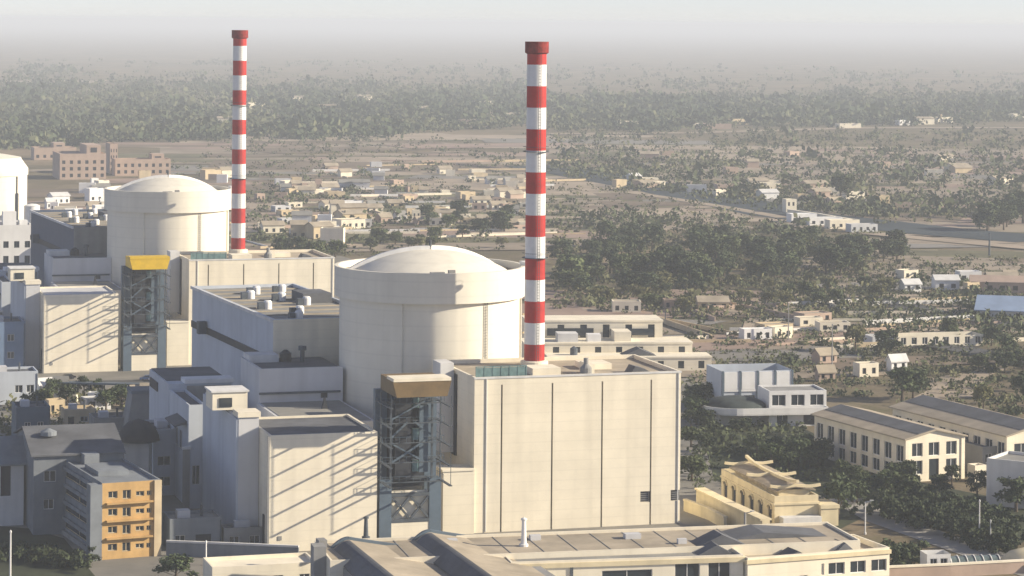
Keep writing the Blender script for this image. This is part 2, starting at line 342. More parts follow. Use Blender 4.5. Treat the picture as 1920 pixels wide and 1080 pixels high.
# ------------------------------------------------------------------ one reactor unit (local axes: x along the fronts, y to the back)
TH = R(17); U = Vector((math.cos(TH), math.sin(TH), 0)); V = Vector((-math.sin(TH), math.cos(TH), 0))
O = at(890, 708, 31); O.z = 0
def wl(a, b, z=0.0): return O+U*a+V*b+Vector((0, 0, z))
UNIT = {}
def aux_building():
    T = thing('auxiliary_building', 'tall cream windowless block with four dark vertical joints beside the near reactor', 'building', wl(0, 0), TH)
    w, d, h = 43.8, 28, 31
    c = MB().box(0, .6, 0, w, d, h-.9)
    for x0,y0,x1,y1 in ((0,d-.5,w,d),(0,.6,.5,d-.5),(w-.5,.6,w,d-.5)): c.box(x0,y0,h-.9,x1,y1,h)
    c.box(0,0,h-1.6,w,.6,h)
    xs = [0, 5.7, 16.3, 26.9, 37.4, w]
    for i in range(5):
        x0, x1 = xs[i]+(.17 if i else 0), xs[i+1]-(.17 if i < 4 else 0)
        if i == 3: c.box(x0,0,0,x1-2.0,.6,h-1.6); c.box(x1-2.0,0,0,x1,.6,4.6); c.box(x1-2.0,0,6.8,x1,.6,h-1.6)
        elif i == 4: c.box(x0,0,0,x1-2.0,.6,h-1.6); c.box(x1-2,0,0,x1,.6,4.6); c.box(x1-2,0,6.8,x1,.6,h-1.6)
        else: c.box(x0,0,0,x1,.6,h-1.6)
    c.build('wall', M_CREAM, T)
    MB().box(.6,.7,h-.88,w-.6,d-.6,h-.8).build('roof', M_ROOFT, T)
    for i in range(1, 5): MB().box(xs[i]-.15,.4,.2,xs[i]+.15,.59,h-1.62).build('joint', M_JOINT, T)
    for x1 in (37.1, w):
        v = MB().box(x1-1.98,.4,4.62,x1-.02,.59,6.78).build('vent', M_GREY, T)
        lv = MB()
        for k in range(5): lv.box(x1-1.9,.3,4.75+k*.42,x1-.1,.39,4.95+k*.42)
        lv.build('louvre', M_DARK, v)
    MB().box(-.35,12.5,13.5,-.003,25,30).build('dark_panel', M_DARK, T)  # dark panel over the rear half of the left face
    MB().box(-6.5,-.6,0,-.02,5,12.6).box(-6.7,-.8,12.6,-.02,5.2,13).build('annex', M_CREAM, T)
    for x in (2.4, 43.2): MB().box(x,-.18,.2,x+.16,-.003,h-.3).build('downpipe', M_PALE, T)
    MB().box(-.1,-.12,h-.35,w+.1,-.003,h+.05).build('coping', M_PALE, T)
    # roof plant
    rm = MB()
    for k in range(7): rm.box(.8+k*1.75,2,h-.8,1.0+k*1.75,2.2,h+1.9)
    rm.box(.8,2.03,h+1.7,11.4,2.17,h+1.9); rm.box(.9,2.06,h-.3,11.3,2.12,h+1.6)
    rm.build('railing_screen', M_TEAL, T)
    MB().box(-3.2,14,h-17,-.36,20,h+1.2).build('stair_turret', M_PALE, T)
    MB().box(14,6,h-.8,20,12,h+.6).build('roof_duct', M_CREAM, T); MB().box(25,3,h-.8,26.2,9,h+1.5).build('roof_duct', M_CREAM, T); MB().box(27,12,h-.8,33,18,h+.4).build('roof_duct', M_CREAM, T)
    MB().lathe([(1.2,h-.8),(1.2,h+1),(.5,h+1.8),(.5,h+3)],12,24,1.9).build('vent_cowl', M_GREY, T)
    MB().prism([(34,h-.8),(39,h-.8),(37,h+.3),(35,h+.8)],3,7).build('skylight', M_ROOFD, T)
    return T
def containment():
    cx, cy = 4.2, 50.0
    T = thing('reactor_containment', 'pale domed concrete reactor building beside the near red and white chimney', 'reactor building', wl(cx, cy), TH)
    MB().lathe([(19.6,0),(19.6,42.6)],96,cap=False).build('wall', M_CONT, T, True)
    rb = MB().lathe([(19.62,42.4),(20.7,42.45)],96,cap=False); rb.lathe([(20.7,42.45),(20.7,48.9)],96,cap=False); rb.lathe([(20.7,48.9),(19.9,48.9)],96,cap=False); rb.lathe([(19.9,48.9),(19.9,47.5)],96,cap=False)
    rb.build('ring_beam', M_CONT, T, True)
    MB().lathe([(19.9,47.5),(10,47.6)],64,cap=False).build('roof_ledge', M_ROOFT, T)
    rad = (17.3**2+4.7**2)/(2*4.7); pr = []
    for i in range(11):
        r = 17.3*(1-i/10.); z = 47.6+4.7-rad+math.sqrt(rad**2-r*r); pr.append((max(r, .05), z))
    MB().lathe([(17.3,47.5)]+pr,72).build('dome', M_CONT, T, True)
    # raised rear cover of the dome: its front lip shows as the bright arch
    pr2 = []
    for i in range(9):
        r = 18.3*(1-i/8.); pr2.append((max(r,.05), 47.6+5.4-rad+math.sqrt(rad**2-r*r)+.0))
    a0 = R(20); MB().lathe([(18.3,47.5)]+pr2, 40, a0=a0, a1=PI+R(-8), cap=False).build('dome_cover', M_PALE, T, True)
    lip = MB(); n = 24
    for sa in (a0, PI+R(-8)):
        for i in range(len(pr2)-1):
            (r0,z0),(r1,z1) = pr2[i], pr2[i+1]
            c_, s_ = math.cos(sa), math.sin(sa)
            lip.bar((r0*c_,r0*s_,z0-.35),(r1*c_,r1*s_,z1-.35),.9)
    lip.build('dome_rib', M_WHITE, T)
    for k, (a, b) in enumerate(((180+3, 180+58), (-22, 3), (70, 95))):
        MB().lathe([(20.05,0),(20.05,42.44)],14,a0=R(a),a1=R(b),cap=False).lathe([(19.55,0),(20.05,0.01)],14,a0=R(a),a1=R(b),cap=False).add(
            [(r*math.cos(R(t)),r*math.sin(R(t)),z) for t in (a,b) for r,z in ((19.5,0),(20.05,0),(20.05,42.44),(19.5,42.44))], [(0,1,2,3),(4,5,6,7)]).build('buttress', M_CONT, T)
    MB().box(20.2*math.cos(R(-12)),-6.2,42.3,21.3,-2.0,49.6).build('buttress_cap', M_WHITE, T)
    MB().box(-4.5,-17.6,48,-1.5,-16.4,48.9).box(-.6,-17.6,48,.8,-16.6,49.3).build('roof_hatch', M_GREY, T)
    ld = MB(); la_ = R(-68); c_, s_ = math.cos(la_), math.sin(la_)
    for o_ in (-.35, .35): ld.bar((19.8*c_-o_*s_,19.8*s_+o_*c_,26),(19.8*c_-o_*s_,19.8*s_+o_*c_,42.3),.12)
    for k in range(26): ld.bar((19.8*c_-.35*s_*-1,19.8*s_-.35*c_,26.4+k*.6),(19.8*c_-.35*s_,19.8*s_+.35*c_,26.4+k*.6),.08)
    ld.build('ladder', M_GREY, T)
    MB().lathe([(.3,52.8),(.3,54.2)],8).build('lightning_rod', M_STEEL, T)
    pp = MB().lathe([(.45,0),(.45,48)],10,21.6,-4.6); pp.lathe([(.35,0),(.35,44)],10,22.4,-2.6)
    for z in (34, 38, 42, 46): pp.box(19.8,-5,z,22.6,-4.2,z+.3)
    pp.build('riser_pipe', M_TAN, T)
    return T
def stack():
    T = thing('chimney', 'tall red and white banded chimney beside the near domed reactor', 'chimney', wl(19.2, 21.6, 30.2), TH)
    z0, z1, n = 0.0, 67.3, 15; prof = []; mi = []
    for i in range(n+1):
        t = i/n; prof.append((2.15-.12*t, z0+(z1-z0)*t)); mi.append(0 if i % 2 == 0 else 1)
    mi = [0 if i % 2 == 0 else 1 for i in range(n)]+[0]
    MB().lathe(prof, 32, mi=mi).build('shaft', [M_RED, M_STW], T, False)
    MB().lathe([(2.04,65.0),(2.5,65.3),(2.5,67.6),(1.7,67.6),(1.7,66)],32,cap=False).build('rim', mat('sooty_red', (.27,.025,.02), .8, .4, 1, streak=.3), T)
    la = MB()
    for s in (-.25,.25): la.bar((s,-2.42,0),(s,-2.3,66),.07)
    for k in range(110): la.box(-.25,-2.42,.3+k*.6,.25,-2.32,.36+k*.6)
    la.build('ladder', M_STEEL, T)
    for zz in (22.4, 44.6):
        MB().lathe([(2.16,zz),(2.75,zz),(2.75,zz+.15)],24,cap=False).lathe([(2.72,zz+1),(2.72,zz+1.08)],24,cap=False).build('platform', M_STEEL, T)
    MB().lathe([(2.9,-.2),(2.9,.9),(2.2,1.1)],24).build('base_collar', M_CREAM, T)
    return T
def gantry():
    T = thing('hatch_gantry', 'dark steel hoist tower with shade browned hood in front of the near reactor', 'hoist tower', wl(-21.6, -17), TH)
    w, d, h = 12.4, 13.5, 33.0
    for x in (0, w-2.4):
        for y in (7.9, d-1.6):
            MB().box(x,y,0,x+2.4,y+1.6,13 if y < 10 else h-3).build('leg', M_STEELB, T)
    for x in (.1, w-.35): MB().box(x,8.1,13,x+.25,8.4,h-3).build('mast', M_STEEL, T)
    for x in (.25, w-.35): MB().box(x,.15,12.6,x+.1,.25,h-3).build('hanger', M_STEEL, T)
    for x in (1.9, w-2.2): MB().box(x,7.6,13,x+.35,8,h-3).build('mast', M_STEEL, T)
    for k, z in enumerate((12.6, 16.4, 20.2, 24.0, 27.8)):
        dk = MB(); dk.box(0,.1,z,.6,d-1.7,z+.18); dk.box(w-.6,.1,z,w,d-1.7,z+.18); dk.box(.6,d-4.2,z,w-.6,d-1.7,z+.2)
        dk.box(.6,6.0,z,w-.6,6.3,z+.18)
        dk.build('deck', M_STEEL, T)
        rl = MB()
        rl.box(0,6.1,z+1.2,w,6.16,z+1.26)
        for q in range(3): rl.box(.02,6.1+q*2.2,z+.18,.08,6.16+q*2.2,z+1.28); rl.box(w-.08,6.1+q*2.2,z+.18,w-.02,6.16+q*2.2,z+1.28)
        for q in range(9): rl.box(.6+q*1.4,6.1,z+.2,.66+q*1.4,6.16,z+1.26)
        rl.box(0,6.1,z+1.2,.06,d-1.8,z+1.26); rl.box(w-.06,6.1,z+1.2,w,d-1.8,z+1.26)
        rl.build('railing', M_STEELB, T)
    br = MB()
    br.bar((2.0,8.2,16),(w-3,8.2,20.5),.4); br.bar((2.2,8.2,20),(w-3,8.2,16),.3); br.bar((2.2,8.2,21),(5.5,8.2,24),.35); br.bar((w-2.2,8.2,21.5),(7,8.2,24),.35); br.bar((2.2,8.2,24.5),(w-2.4,8.2,28.5),.3)
    br.build('bracing', M_STEELB, T)
    MB().box(.3,d-1.55,10.8,w-.3,d-1.3,h-3).build('shade_backing', M_DARK, T)  # dark sheet added so the tower's inside looks shaded
    MB().box(3.2,8.6,13,6.4,11.6,h-3.1).build('shade_box', M_DARK, T)  # dark box added to deepen the shade within the tower
    MB().box(8.2,9.2,14,10.0,11.4,h-6).build('cable_duct', M_STEELB, T)
    for z in (14.2, 20.4, 26.6): MB().box(6.8,9,z,8.0,10.4,z+2.1).build('equipment_box', M_TEAL, T)
    xb = MB()
    for i in range(2):
        x0 = 2.4+i*(w-4.8)/2; x1 = x0+(w-4.8)/2
        xb.bar((x0,8.2,5.2),(x1,8.2,9.6),.42); xb.bar((x1,8.2,5.2),(x0,8.2,9.6),.42)
    xb.box(2.4,7.9,9.6,w-2.4,8.5,10.3); xb.box(2.4,7.9,4.6,w-2.4,8.5,5.2)
    xb.build('cross_brace', M_STEEL, T)
    MB().box(2.42,8,0,w-2.42,8.5,4.55).build('skirt_wall', M_CREAM, T); MB().box(2.42,8.75,4.56,w-2.42,9.2,10.6).build('rear_wall', M_CREAM, T)
    MB().prism([(1.2,h-3),(w-1.2,h-3),(w-.4,h),(.4,h)],-.2,1.2).build('hood_front', M_HOODSHADE, T)
    MB().box(1.0,1.25,h-2.9,w-1,d-1.7,h).build('hoist_house', M_HOODSHADE, T)
    MB().box(.5,-.3,h+.003,w-.5,5,h+.6).build('hood_roof', M_CREAM, T)
    return T
def front_block():
    T = thing('service_building', 'windowless cream block with dark flat roof left of the near hoist tower', 'building', wl(-43.3, -9), TH)
    w, d, h = 21.2, 24, 22.4
    c = MB().box(0,0,0,w,d,h-.5)
    for x0,y0,x1,y1 in ((0,0,w,.5),(0,d-.5,w,d),(0,.5,.5,d-.5),(w-.5,.5,w,d-.5)): c.box(x0,y0,h-.5,x1,y1,h)
    c.build('wall', M_CREAM, T)
    MB().box(.5,.5,h-.49,w-.5,d-.5,h-.4).build('roof', M_ROOFD, T)
    MB().box(-.15,4,0,-.003,5.6,6.5).build('door', M_DARK, T)
    MB().box(1.8,-.12,2.3,2.5,-.003,3.1).build('vent', M_GREY, T)
    MB().box(-.4,-.12,0,-.003,.3,h-.2).build('downpipe', M_GREY, T)
    return T
def mid_block():
    T = thing('connecting_building', 'low grey block with dark flat roof against the near reactor wall', 'building', wl(-34.2, 45), TH)
    w, d, h = 18, 21, 28
    MB().box(0,0,0,w,d,h-.6).box(0,0,h-.6,w,.5,h).box(0,.5,h-.6,.5,d,h).build('wall', M_GREYW, T)
    MB().box(.51,.51,h-.59,w,d,h-.5).build('roof', M_ROOFD, T)
    MB().box(13.2,-.15,h-6.5,14.6,-.003,h-5.4).build('vent', M_DARK, T)
    MB().box(.5,14,h-.5,7,20.5,h+1.1).build('roof_box', M_PALE, T)
    MB().lathe([(.5,h-.5),(.5,h+2),(.9,h+2.1),(.9,h+3)],10,12,13).build('vent_cowl', M_STEEL, T)
    MB().lathe([(1.3,h-.5),(1.3,h+1.3),(.4,h+2)],12,8.7,15).build('fan_unit', M_DARK, T)
    # lower connecting block in front, down to the service building
    MB().box(-.6,-29.8,0,w-.3,-.02,20.8).build('link_block', M_GREYW, T)
    MB().box(.1,-29.2,20.81,w-.9,-.4,20.9).build('link_roof', M_ROOF, T)
    MB().box(-.2,-.6,22.6,w-.6,-.003,23.0).build('ledge', M_STEEL, T)
    MB().prism([(10.8,20.91),(12,20.91),(11.4,23.6)],-12,-11).build('bollard_vent', M_DARK, T)
    return T
def turbine():
    T = thing('turbine_building', 'long bluish turbine hall with fans on its flat roof behind the near reactor', 'building', wl(-27.0, 66.3), TH+R(3.3))
    w, d, h = 26, 76, 36
    c = MB().box(0,0,0,w,d,h-.8)
    c.box(0,0,h-.8,w,.6,h).box(0,.6,h-.8,.6,d,h).box(w-.6,.6,h-.8,w,d,h).box(.6,d-.6,h-.8,w-.6,d,h)
    c.build('wall', M_BLUEC, T)
    MB().box(-.25,-.02,h-10,-.003,d,h-8.4).build('ribbon_window', M_DARK, T)
    MB().box(-.5,.1,h-.6,-.003,d,h+.1).build('gutter', M_PALE, T)
    MB().box(.05,-.25,20,w,-.003,h-.1).build('gable_panel', M_CREAM, T)
    MB().box(.61,.61,h-.79,w-.61,d-.61,h-.7).build('roof', M_ROOF, T)
    sm = MB()
    for k in range(9): sm.box(1,5+k*8,h-.7,w-1,5.5+k*8,h-.45)
    sm.build('roof_seam', M_ROOFT, T)
    for x, y in ((7,4),(10,14),(6,27),(14,44),(8,50),(17,33),(12,60),(19,62)):
        f = MB().lathe([(1.0,h-.7),(1.0,h+.9),(.7,h+1.3)],14,x,y).build('roof_fan', M_WHITE, T)
        MB().box(x-2.3,y-.8,h-.7,x-1.05,y+.8,h+.9).build('fan_motor', M_STEEL, f)
    MB().box(17,36,h-.7,24,46,h+1.6).build('roof_plant', M_ROOFD, T)
    MB().box(-2.2,60,h-10,-.26,62,h-7).build('wall_box', M_STEEL, T)
    return T
def west_block():
    T = thing('stair_block', 'narrow blue grey block with cream cap left of the near service building', 'building', wl(-47.4, .8), TH)
    MB().box(0,0,0,4.0,36,24.6).build('wall', M_GREYW, T)
    MB().box(-.4,.1,0,-.003,36.3,24.3).build('side_cladding', M_BLUEC, T)
    MB().box(-.2,-.3,24.6,4.3,5,25.6).build('roof_cap', M_CREAM, T)
    MB().box(.2,5.2,24.61,3.9,36,24.8).build('roof', M_ROOFD, T)
    p = MB().box(-3.5,9,24.81,3.5,16,28.3).build('penthouse', M_CREAM, T)
    MB().box(-2.2,8.85,25.4,.4,8.997,27.2).build('window', M_GLASS, p)
    MB().box(-3.8,8.7,28.3,3.8,16.3,28.6).build('penthouse_roof', M_PALE, T)
    return T
def north_block():
    hl = {'l': [(6,11,11,15),(12.2,16,11,15)], 'f': [(.8,2.4,5,9)]}
    T = building('switchgear_building', 'small pale blue block with two dark windows at the left end of the near plant', 'building', wl(-50.2, 40), TH, 3.6, 24, 21, M_BLUEC, M_ROOFD, hl, framem=M_PALE)
    MB().prism([(-2.6,16.8),(-.003,17.4),(-.003,18.0),(-2.6,17.1)],2,14).build('canopy', M_ROOFD, T)
    MB().box(-1.2,-.6,0,.2,-.01,12.5).build('duct', M_GREY, T)
    MB().box(-1.4,-.8,12.5,.4,.0,13).build('duct_cap', M_PALE, T)
    return T
def upper_block():
    T = thing('heater_building', 'blue grey annex with white roof edge beside the long turbine hall', 'building', wl(-50.0, 66), TH)
    MB().box(0,0,0,14,26,22.5).build('wall', M_BLUEC, T)
    MB().box(3.5,-.35,22.5,14.3,5,23.4).build('roof_edge', M_WHITE, T)
    MB().box(.4,5.2,22.51,13.7,25.8,22.7).build('roof', M_ROOFD, T)
    MB().box(4,-.3,16,13.6,-.003,22).build('louvre_panel', M_GREY, T)
    MB().box(-.3,14,19,-.003,24,21).build('ribbon_window', M_DARK, T)
    return T
UNIT = {'aux': aux_building(), 'cont': containment(), 'stack': stack(), 'gantry': gantry(), 'front': front_block(), 'mid': mid_block(),
        'turb': turbine(), 'west': west_block(), 'north': north_block(), 'upper': upper_block()}
OFF = Vector((-87.8, 254.0, 0))
FARL = {'aux': 'tan windowless block with dark vertical joints beside the far reactor', 'cont': 'pale domed reactor building beside the far thinner red and white chimney',
 'stack': 'red and white banded chimney standing beside the far domed reactor, the left one of two', 'gantry': 'dark steel hoist tower with sunlit yellow hood at the far reactor',
 'front': 'cream block with striped sunlit front below the far reactor', 'mid': 'plain grey block left of the far reactor wall', 'turb': 'dark slate turbine hall left of the far reactor',
 'west': 'narrow ribbed grey block at the left of the far service building', 'north': 'small blue grey block at the far left of the far reactor plant', 'upper': 'blue grey annex left of the far reactor near the picture edge'}
TWK = {'cont': (-2.2, 0, 0), 'stack': (-.4, 0, .8), 'turb': (2.0, 0, 0), 'gantry': (1.0, 0, 0)}
GRP = {'aux': 'auxiliary blocks', 'cont': 'domed reactor buildings', 'stack': 'red and white chimneys', 'gantry': 'hoist towers', 'front': 'service buildings', 'mid': 'connecting buildings',
       'turb': 'turbine halls', 'west': 'stair blocks', 'north': 'switchgear buildings', 'upper': 'heater buildings'}
FAR = {}
for k, o in UNIT.items():
    o['group'] = GRP[k]
    FAR[k] = dup(o, o.location+OFF+Vector(TWK.get(k, (0,0,0))), label=FARL[k])
FAR['cont'].scale = (.95, .95, 1)
def remat(o, sub, m):
    for c in o.children:
        if c.name.split('.')[0] in sub:
            c.data = c.data.copy(); c.data.materials.clear(); c.data.materials.append(m)
remat(FAR['gantry'], ('hood_front', 'hoist_house', 'hood_roof'), M_HOODLIT)
remat(FAR['turb'], ('wall',), M_SLATE)
remat(FAR['turb'], ('gable_panel',), M_GREY)
remat(FAR['front'], ('roof',), M_GREYW)
# third reactor at the left picture edge
p3 = at_y(-42, 300, 1090)
C3 = thing('reactor_containment', 'pale domed reactor cut off by the left picture edge', 'reactor building', (p3.x, p3.y, -2.4), TH, GRP['cont'])
MB().lathe([(20,0),(20,40)],72,cap=False).build('wall', M_CONT, C3, True)
MB().lathe([(20.4,40),(20.4,42.5),(17.6,46.4),(17.5,47)],72,cap=False).build('ring_beam', M_CONT, C3, True)
MB().lathe([(17.5,47),(12,48),(6,48.8),(.1,49.1)],72).build('dome', M_CONT, C3, True)
MB().lathe([(20.7,0),(20.7,40)],10,a0=R(-45),a1=R(-32),cap=False).build('buttress', M_CREAM, C3)
MB().lathe([(.5,0),(.5,33)],10,14.6,-14.6).build('riser_pipe', M_STEEL, C3)
def tank(px, py, Y, r, h, label):
    p = at_y(px, py, Y)
    t = thing('storage_tank', label, 'tank', (p.x, p.y, 0), 0, 'white storage tanks')
    MB().lathe([(r,0),(r,h)],28,cap=False).build('shell', M_WHITE, t, True)
    MB().lathe([(r+.15,h-.01),(r*.6,h+r*.2),(.05,h+r*.28)],28).build('roof', M_WHITE, t, True)
    ld = MB()
    for k in range(int(h/.6)): ld.box(-.3,-r-.25,.4+k*.6,.3,-r-.15,.48+k*.6)
    ld.build('ladder', M_STEEL, t)
tank(60, 372, 1075, 3.2, 26, 'tall white tank close beside the reactor at the left edge')
tank(140, 385, 1010, 5.5, 20, 'wide white tank beyond the dark slate hall')
tank(116, 372, 1040, 3.2, 20, 'slim white tank left of the wide one beyond the slate hall')
# ------------------------------------------------------------------ buildings right of the plant
def gnd(px, py): p = at(px, py, 0); return Vector((p.x, p.y, 0))
def top(px, py, z): p = at(px, py, z); return Vector((p.x, p.y, 0))
def step(p, rz, dx, dy=0): return p+Vector((math.cos(rz)*dx-math.sin(rz)*dy, math.sin(rz)*dx+math.cos(rz)*dy, 0))
# stepped cream building behind the near chimney
r1 = R(6); pr_ = gnd(1334, 697)
T = thing('terraced_building', 'cream building stepping up in three flat terraces behind the near chimney', 'building', step(pr_, r1, -54), r1)
def tier(x0, y0, x1, y1, z0, z1, name):
    mb = MB(); hs_ = wins(x1-x0, max(3, int((x1-x0)/6)), z0+1.0, z1-.8, .3)
    wall_face(mb, (x0,y0), (x1,y0), z0, z1, hs_, (0,-1)); wall_face(mb, (x1,y0), (x1,y1), z0, z1, [], (1,0)); wall_face(mb, (x0,y1), (x0,y0), z0, z1, [], (-1,0)); wall_face(mb, (x1,y1), (x0,y1), z0, z1, [], (0,1))
    mb.build(name, M_CREAM, T)
    for h_ in hs_: MB().add([(x0+h_[0],y0+.28,h_[2]),(x0+h_[1],y0+.28,h_[2]),(x0+h_[1],y0+.28,h_[3]),(x0+h_[0],y0+.28,h_[3])],[(0,1,2,3)]).build('window', M_GLASS, T)
    MB().box(x0-.2,y0-.2,z1,x1+.2,y1,z1+.5).build('roof_slab', M_CREAM, T)
tier(6, 0, 54, 10, 0, 4.0, 'wall'); tier(0, 10, 50, 22, 0, 7.0, 'wall'); tier(2, 22, 43, 36, 0, 12.2, 'wall')
MB().box(10,11,7.5,16,17,10.0).build('stair_house', M_PALE, T); MB().box(19,12,7.5,23,16,9.6).build('plant_room', M_WHITE, T)
MB().box(27,12,7.5,32,20,10.4).build('plant_room', M_CREAM, T); MB().box(8,21.2,8.2,22,21.79,10.4).build('ribbon_window', M_GLASS, T)
MB().box(27,21.2,8.2,40,21.79,10.2).build('ribbon_window', M_GLASS, T); MB().lathe([(1.1,4.5),(1.1,6.4),(.2,7)],12,14,5).build('tank', M_STEEL, T)
MB().prism([(28,4.5),(38,4.5),(33,6.6)],2,8).build('canopy', M_ROOFD, T); MB().box(44,24,12.7,44.3,24.3,15).build('post', M_STEEL, T)
# pale blue pilastered building
T = building('laboratory_building', 'pale blue building with white panels between pilasters under a thin flat roof', 'building', gnd(1352, 775), R(12), 19.5, 14, 11.0, M_BLUEC, M_CREAM,
             {}, roof='slab', over=.9)
MB().box(.8,-.25,5.6,18.7,-.003,6.1).build('sill_band', M_WHITE, T)
for k in range(4): MB().box(.8+k*4.75,-.2,6.15,4.95+k*4.75,-.003,10.7).build('white_panel', M_WHITE, T); MB().box(1.4+k*4.75,-.15,1.2,4.3+k*4.75,-.003,4.6).build('window', M_GLASS, T)
for k in range(5): MB().box(.15+k*4.75,-.35,0,.6+k*4.75,-.004,11).build('pilaster', M_STEELB, T)
# pavilion with curved balcony
p = gnd(1442, 800)
T = building('pavilion', 'white two storey pavilion with three dark windows and a curved balcony', 'pavilion', p, R(10), 15, 11, 8.6, M_WHITE, M_GREY,
             {'f': wins(15, 3, 5.2, 8.0, .72)+[(2,5,.3,3.0),(9,13,.3,3.2,'opening')]}, parapet=.4, framem=M_WHITE)
bal = MB(); pts = [( -7.4+ -8.8*math.cos(t), 6+ -8.4*math.sin(t)) for t in np.linspace(-1.2, 1.57, 16)]+[(15,-2.4),(15,.0)]
for (x0,y0),(x1,y1) in zip(pts[:-1], pts[1:]):
    q = Vector((y0-y1, x1-x0)).normalized()*-.3
    bal.add([(x0,y0,3.6),(x1,y1,3.6),(x1-q.x,y1-q.y,3.6),(x0-q.x,y0-q.y,3.6),(x0,y0,5.0),(x1,y1,5.0),(x1-q.x,y1-q.y,5.0),(x0-q.x,y0-q.y,5.0)],[(0,3,2,1),(4,5,6,7),(0,1,5,4),(1,2,6,5),(2,3,7,6),(3,0,4,7)])
bal.build('balcony', M_WHITE, T)
MB().slab(pts[:-1]+[(14.9,-.02),(-.02,-.02),(-.02,11),(-8,11)], 3.2, 3.6).build('balcony_floor', M_PALE, T)
MB().lathe([(8.2,3.61),(7.8,5.2),(6.2,6.2),(3.5,6.8),(.05,7.0)],24,-7.4,6).build('canopy_dome', mat('teal_roof', (.05,.062,.06), .95, .3, .4), T, True)
MB().prism([(15.3,3.0),(20,-.0),(20,.5),(15.3,3.6)],-1.2,.6).build('stair', M_PALE, T)
MB().box(-12,3,0,-2,8,3.18).build('ground_floor', M_PALE, T)
# the two gabled halls
def hall(loc, rz, w, d, h, rise, label, nside, front):
    sd = []
    for a, b, c, e, k in wins(d, nside, 0, 1, .6): sd += [(a,b,.8,3.6), (a,b,4.3,h-1.6)]
    T = building('gabled_hall', label, 'hall', loc, rz, w, d, h, M_CREAM, M_ROOFT, {'f': front, 'l': sd, 'r': sd}, roof='gable', rise=rise, over=.7, group='gabled halls', framem=M_WHITE)
    s = rise/(w/2); th_ = .36
    MB().add([(w*.20,-.3,h+w*.2*s+th_),(w*.5-.25,-.3,h+rise-.25*s+th_),(w*.5-.25,d+.3,h+rise-.25*s+th_),(w*.20,d+.3,h+w*.2*s+th_),
              (w*.20,-.3,h+w*.2*s+th_+.1),(w*.5-.25,-.3,h+rise-.25*s+th_+.1),(w*.5-.25,d+.3,h+rise-.25*s+th_+.1),(w*.20,d+.3,h+w*.2*s+th_+.1)],
             [(0,3,2,1),(4,5,6,7),(0,1,5,4),(1,2,6,5),(2,3,7,6),(3,0,4,7)]).build('slope_shade_strip', M_ROOFD, T)  # dark strip puts the upper left slope's shade into colour
    MB().box(-.2,-.25,0,.7,-.003,h).build('corner_pier', M_CREAM, T); MB().box(w-.7,-.25,0,w+.2,-.003,h).build('corner_pier', M_CREAM, T)
    return T
fr = [(1.6,4.4,1.6,4.7),(1.6,4.4,5.6,8.6),(6.0,8.8,5.6,8.6),(6.1,8.7,.3,4.9,'door'),(10.6,13.4,1.6,4.7),(10.6,13.4,5.6,8.6)]
hall(gnd(1698, 905), R(24), 15.2, 40, 9.6, 1.7, 'cream gabled hall with six front windows and a dark central doorway', 8, fr)
hall(top(1888, 818, 9.4), R(24), 18, 48, 9.4, 2.2, 'long cream gabled hall cut off by the right picture edge', 10, [(2,6,4.6,7.6),(8,12,4.6,7.6),(13.5,17,4.6,7.6),(3,5,.2,3,'door')])
building('lean_to_shed', 'small dark shed squeezed between the two gabled halls', 'shed', gnd(1842, 893), R(24), 6, 16, 6, M_GREY, M_ROOFD, {'f': [(.8,2.6,3,5),(3.3,5.2,3,5),(1.5,4.4,.2,2.6,'opening')]}, framem=M_PALE)
building('blank_house', 'plain pale block with blank wall below the right hall', 'house', gnd(1950, 958), R(58), 12, 12, 9.4, M_PALE, M_ROOF, {'f': [(8,9.6,4,6)]}, framem=M_WHITE)
building('wall_kiosk', 'small cream kiosk beside the door of the six windowed hall', 'kiosk', gnd(1828, 905), R(24), 3, 3, 3.2, M_CREAM, M_PALE, {'f': [(1,2,.2,2.2,'door')]})
# temple-like yellow building with upswept ridges
rt = R(14); p = gnd(1452, 988)
sd = [(a,b,.4,3.8,'opening') for a,b,_,_,_ in wins(34, 6, 0, 1, .42)]
T = building('temple_building', 'yellow arcaded building with upswept curved roof ridges beside the cream block', 'temple', p, rt, 9.4, 34, 5.4, M_YCREAM, M_YCREAM, {'l': sd}, parapet=.8, trim=(M_YCREAM, 4.4, 4.8))
for a,b,_,_,_ in sd:
    yc = 34-(a+b)/2
    arch = MB(); n = 8
    for i in range(n):
        t0, t1 = PI*i/n, PI*(i+1)/n; r = (b-a)/2+.1
        arch.bar((-.12,yc-r*math.cos(t0),3.3+r*.7*math.sin(t0)),(-.12,yc-r*math.cos(t1),3.3+r*.7*math.sin(t1)),.35)
    arch.build('arch', M_YCREAM, T)
MB().box(2,3,5.42,8.6,31,6.9).build('upper_storey', M_YCREAM, T)
for k in range(6): MB().box(1.88,5+k*4.4,5.8,1.997,7.6+k*4.4,6.7).build('lattice_window', M_TAN, T)
rf = MB(); nx = 10
prof = [(1.0+8.6*i/nx, 6.95+.8*(1-abs(i/nx*2-1))**.8) for i in range(nx+1)]
rf.prism(prof+[(x, z-.3) for x, z in reversed(prof)], 2.2, 31.8); rf.build('curved_roof', mat('temple_tile', (.34,.28,.20), .8, .25, .6), T)
for yy in (2.4, 17, 31.4):
    rd = MB(); m_ = 14; pl = []
    for i in range(m_+1):
        t = i/m_*2-1; pl.append((5.3+5.4*t, yy, 7.2+.7*(1-abs(t))**.9+.8*max(0, abs(t)-.5)**1.3*2.0))
    for a, b in zip(pl[:-1], pl[1:]): rd.bar(a, b, .55)
    rd.build('swept_ridge', M_YCREAM, T)
rd = MB(); pl = [(5.3, 1+32*i/16, 8.0+.9*abs(i/8-1)**3) for i in range(17)]
for a, b in zip(pl[:-1], pl[1:]): rd.bar(a, b, .6)
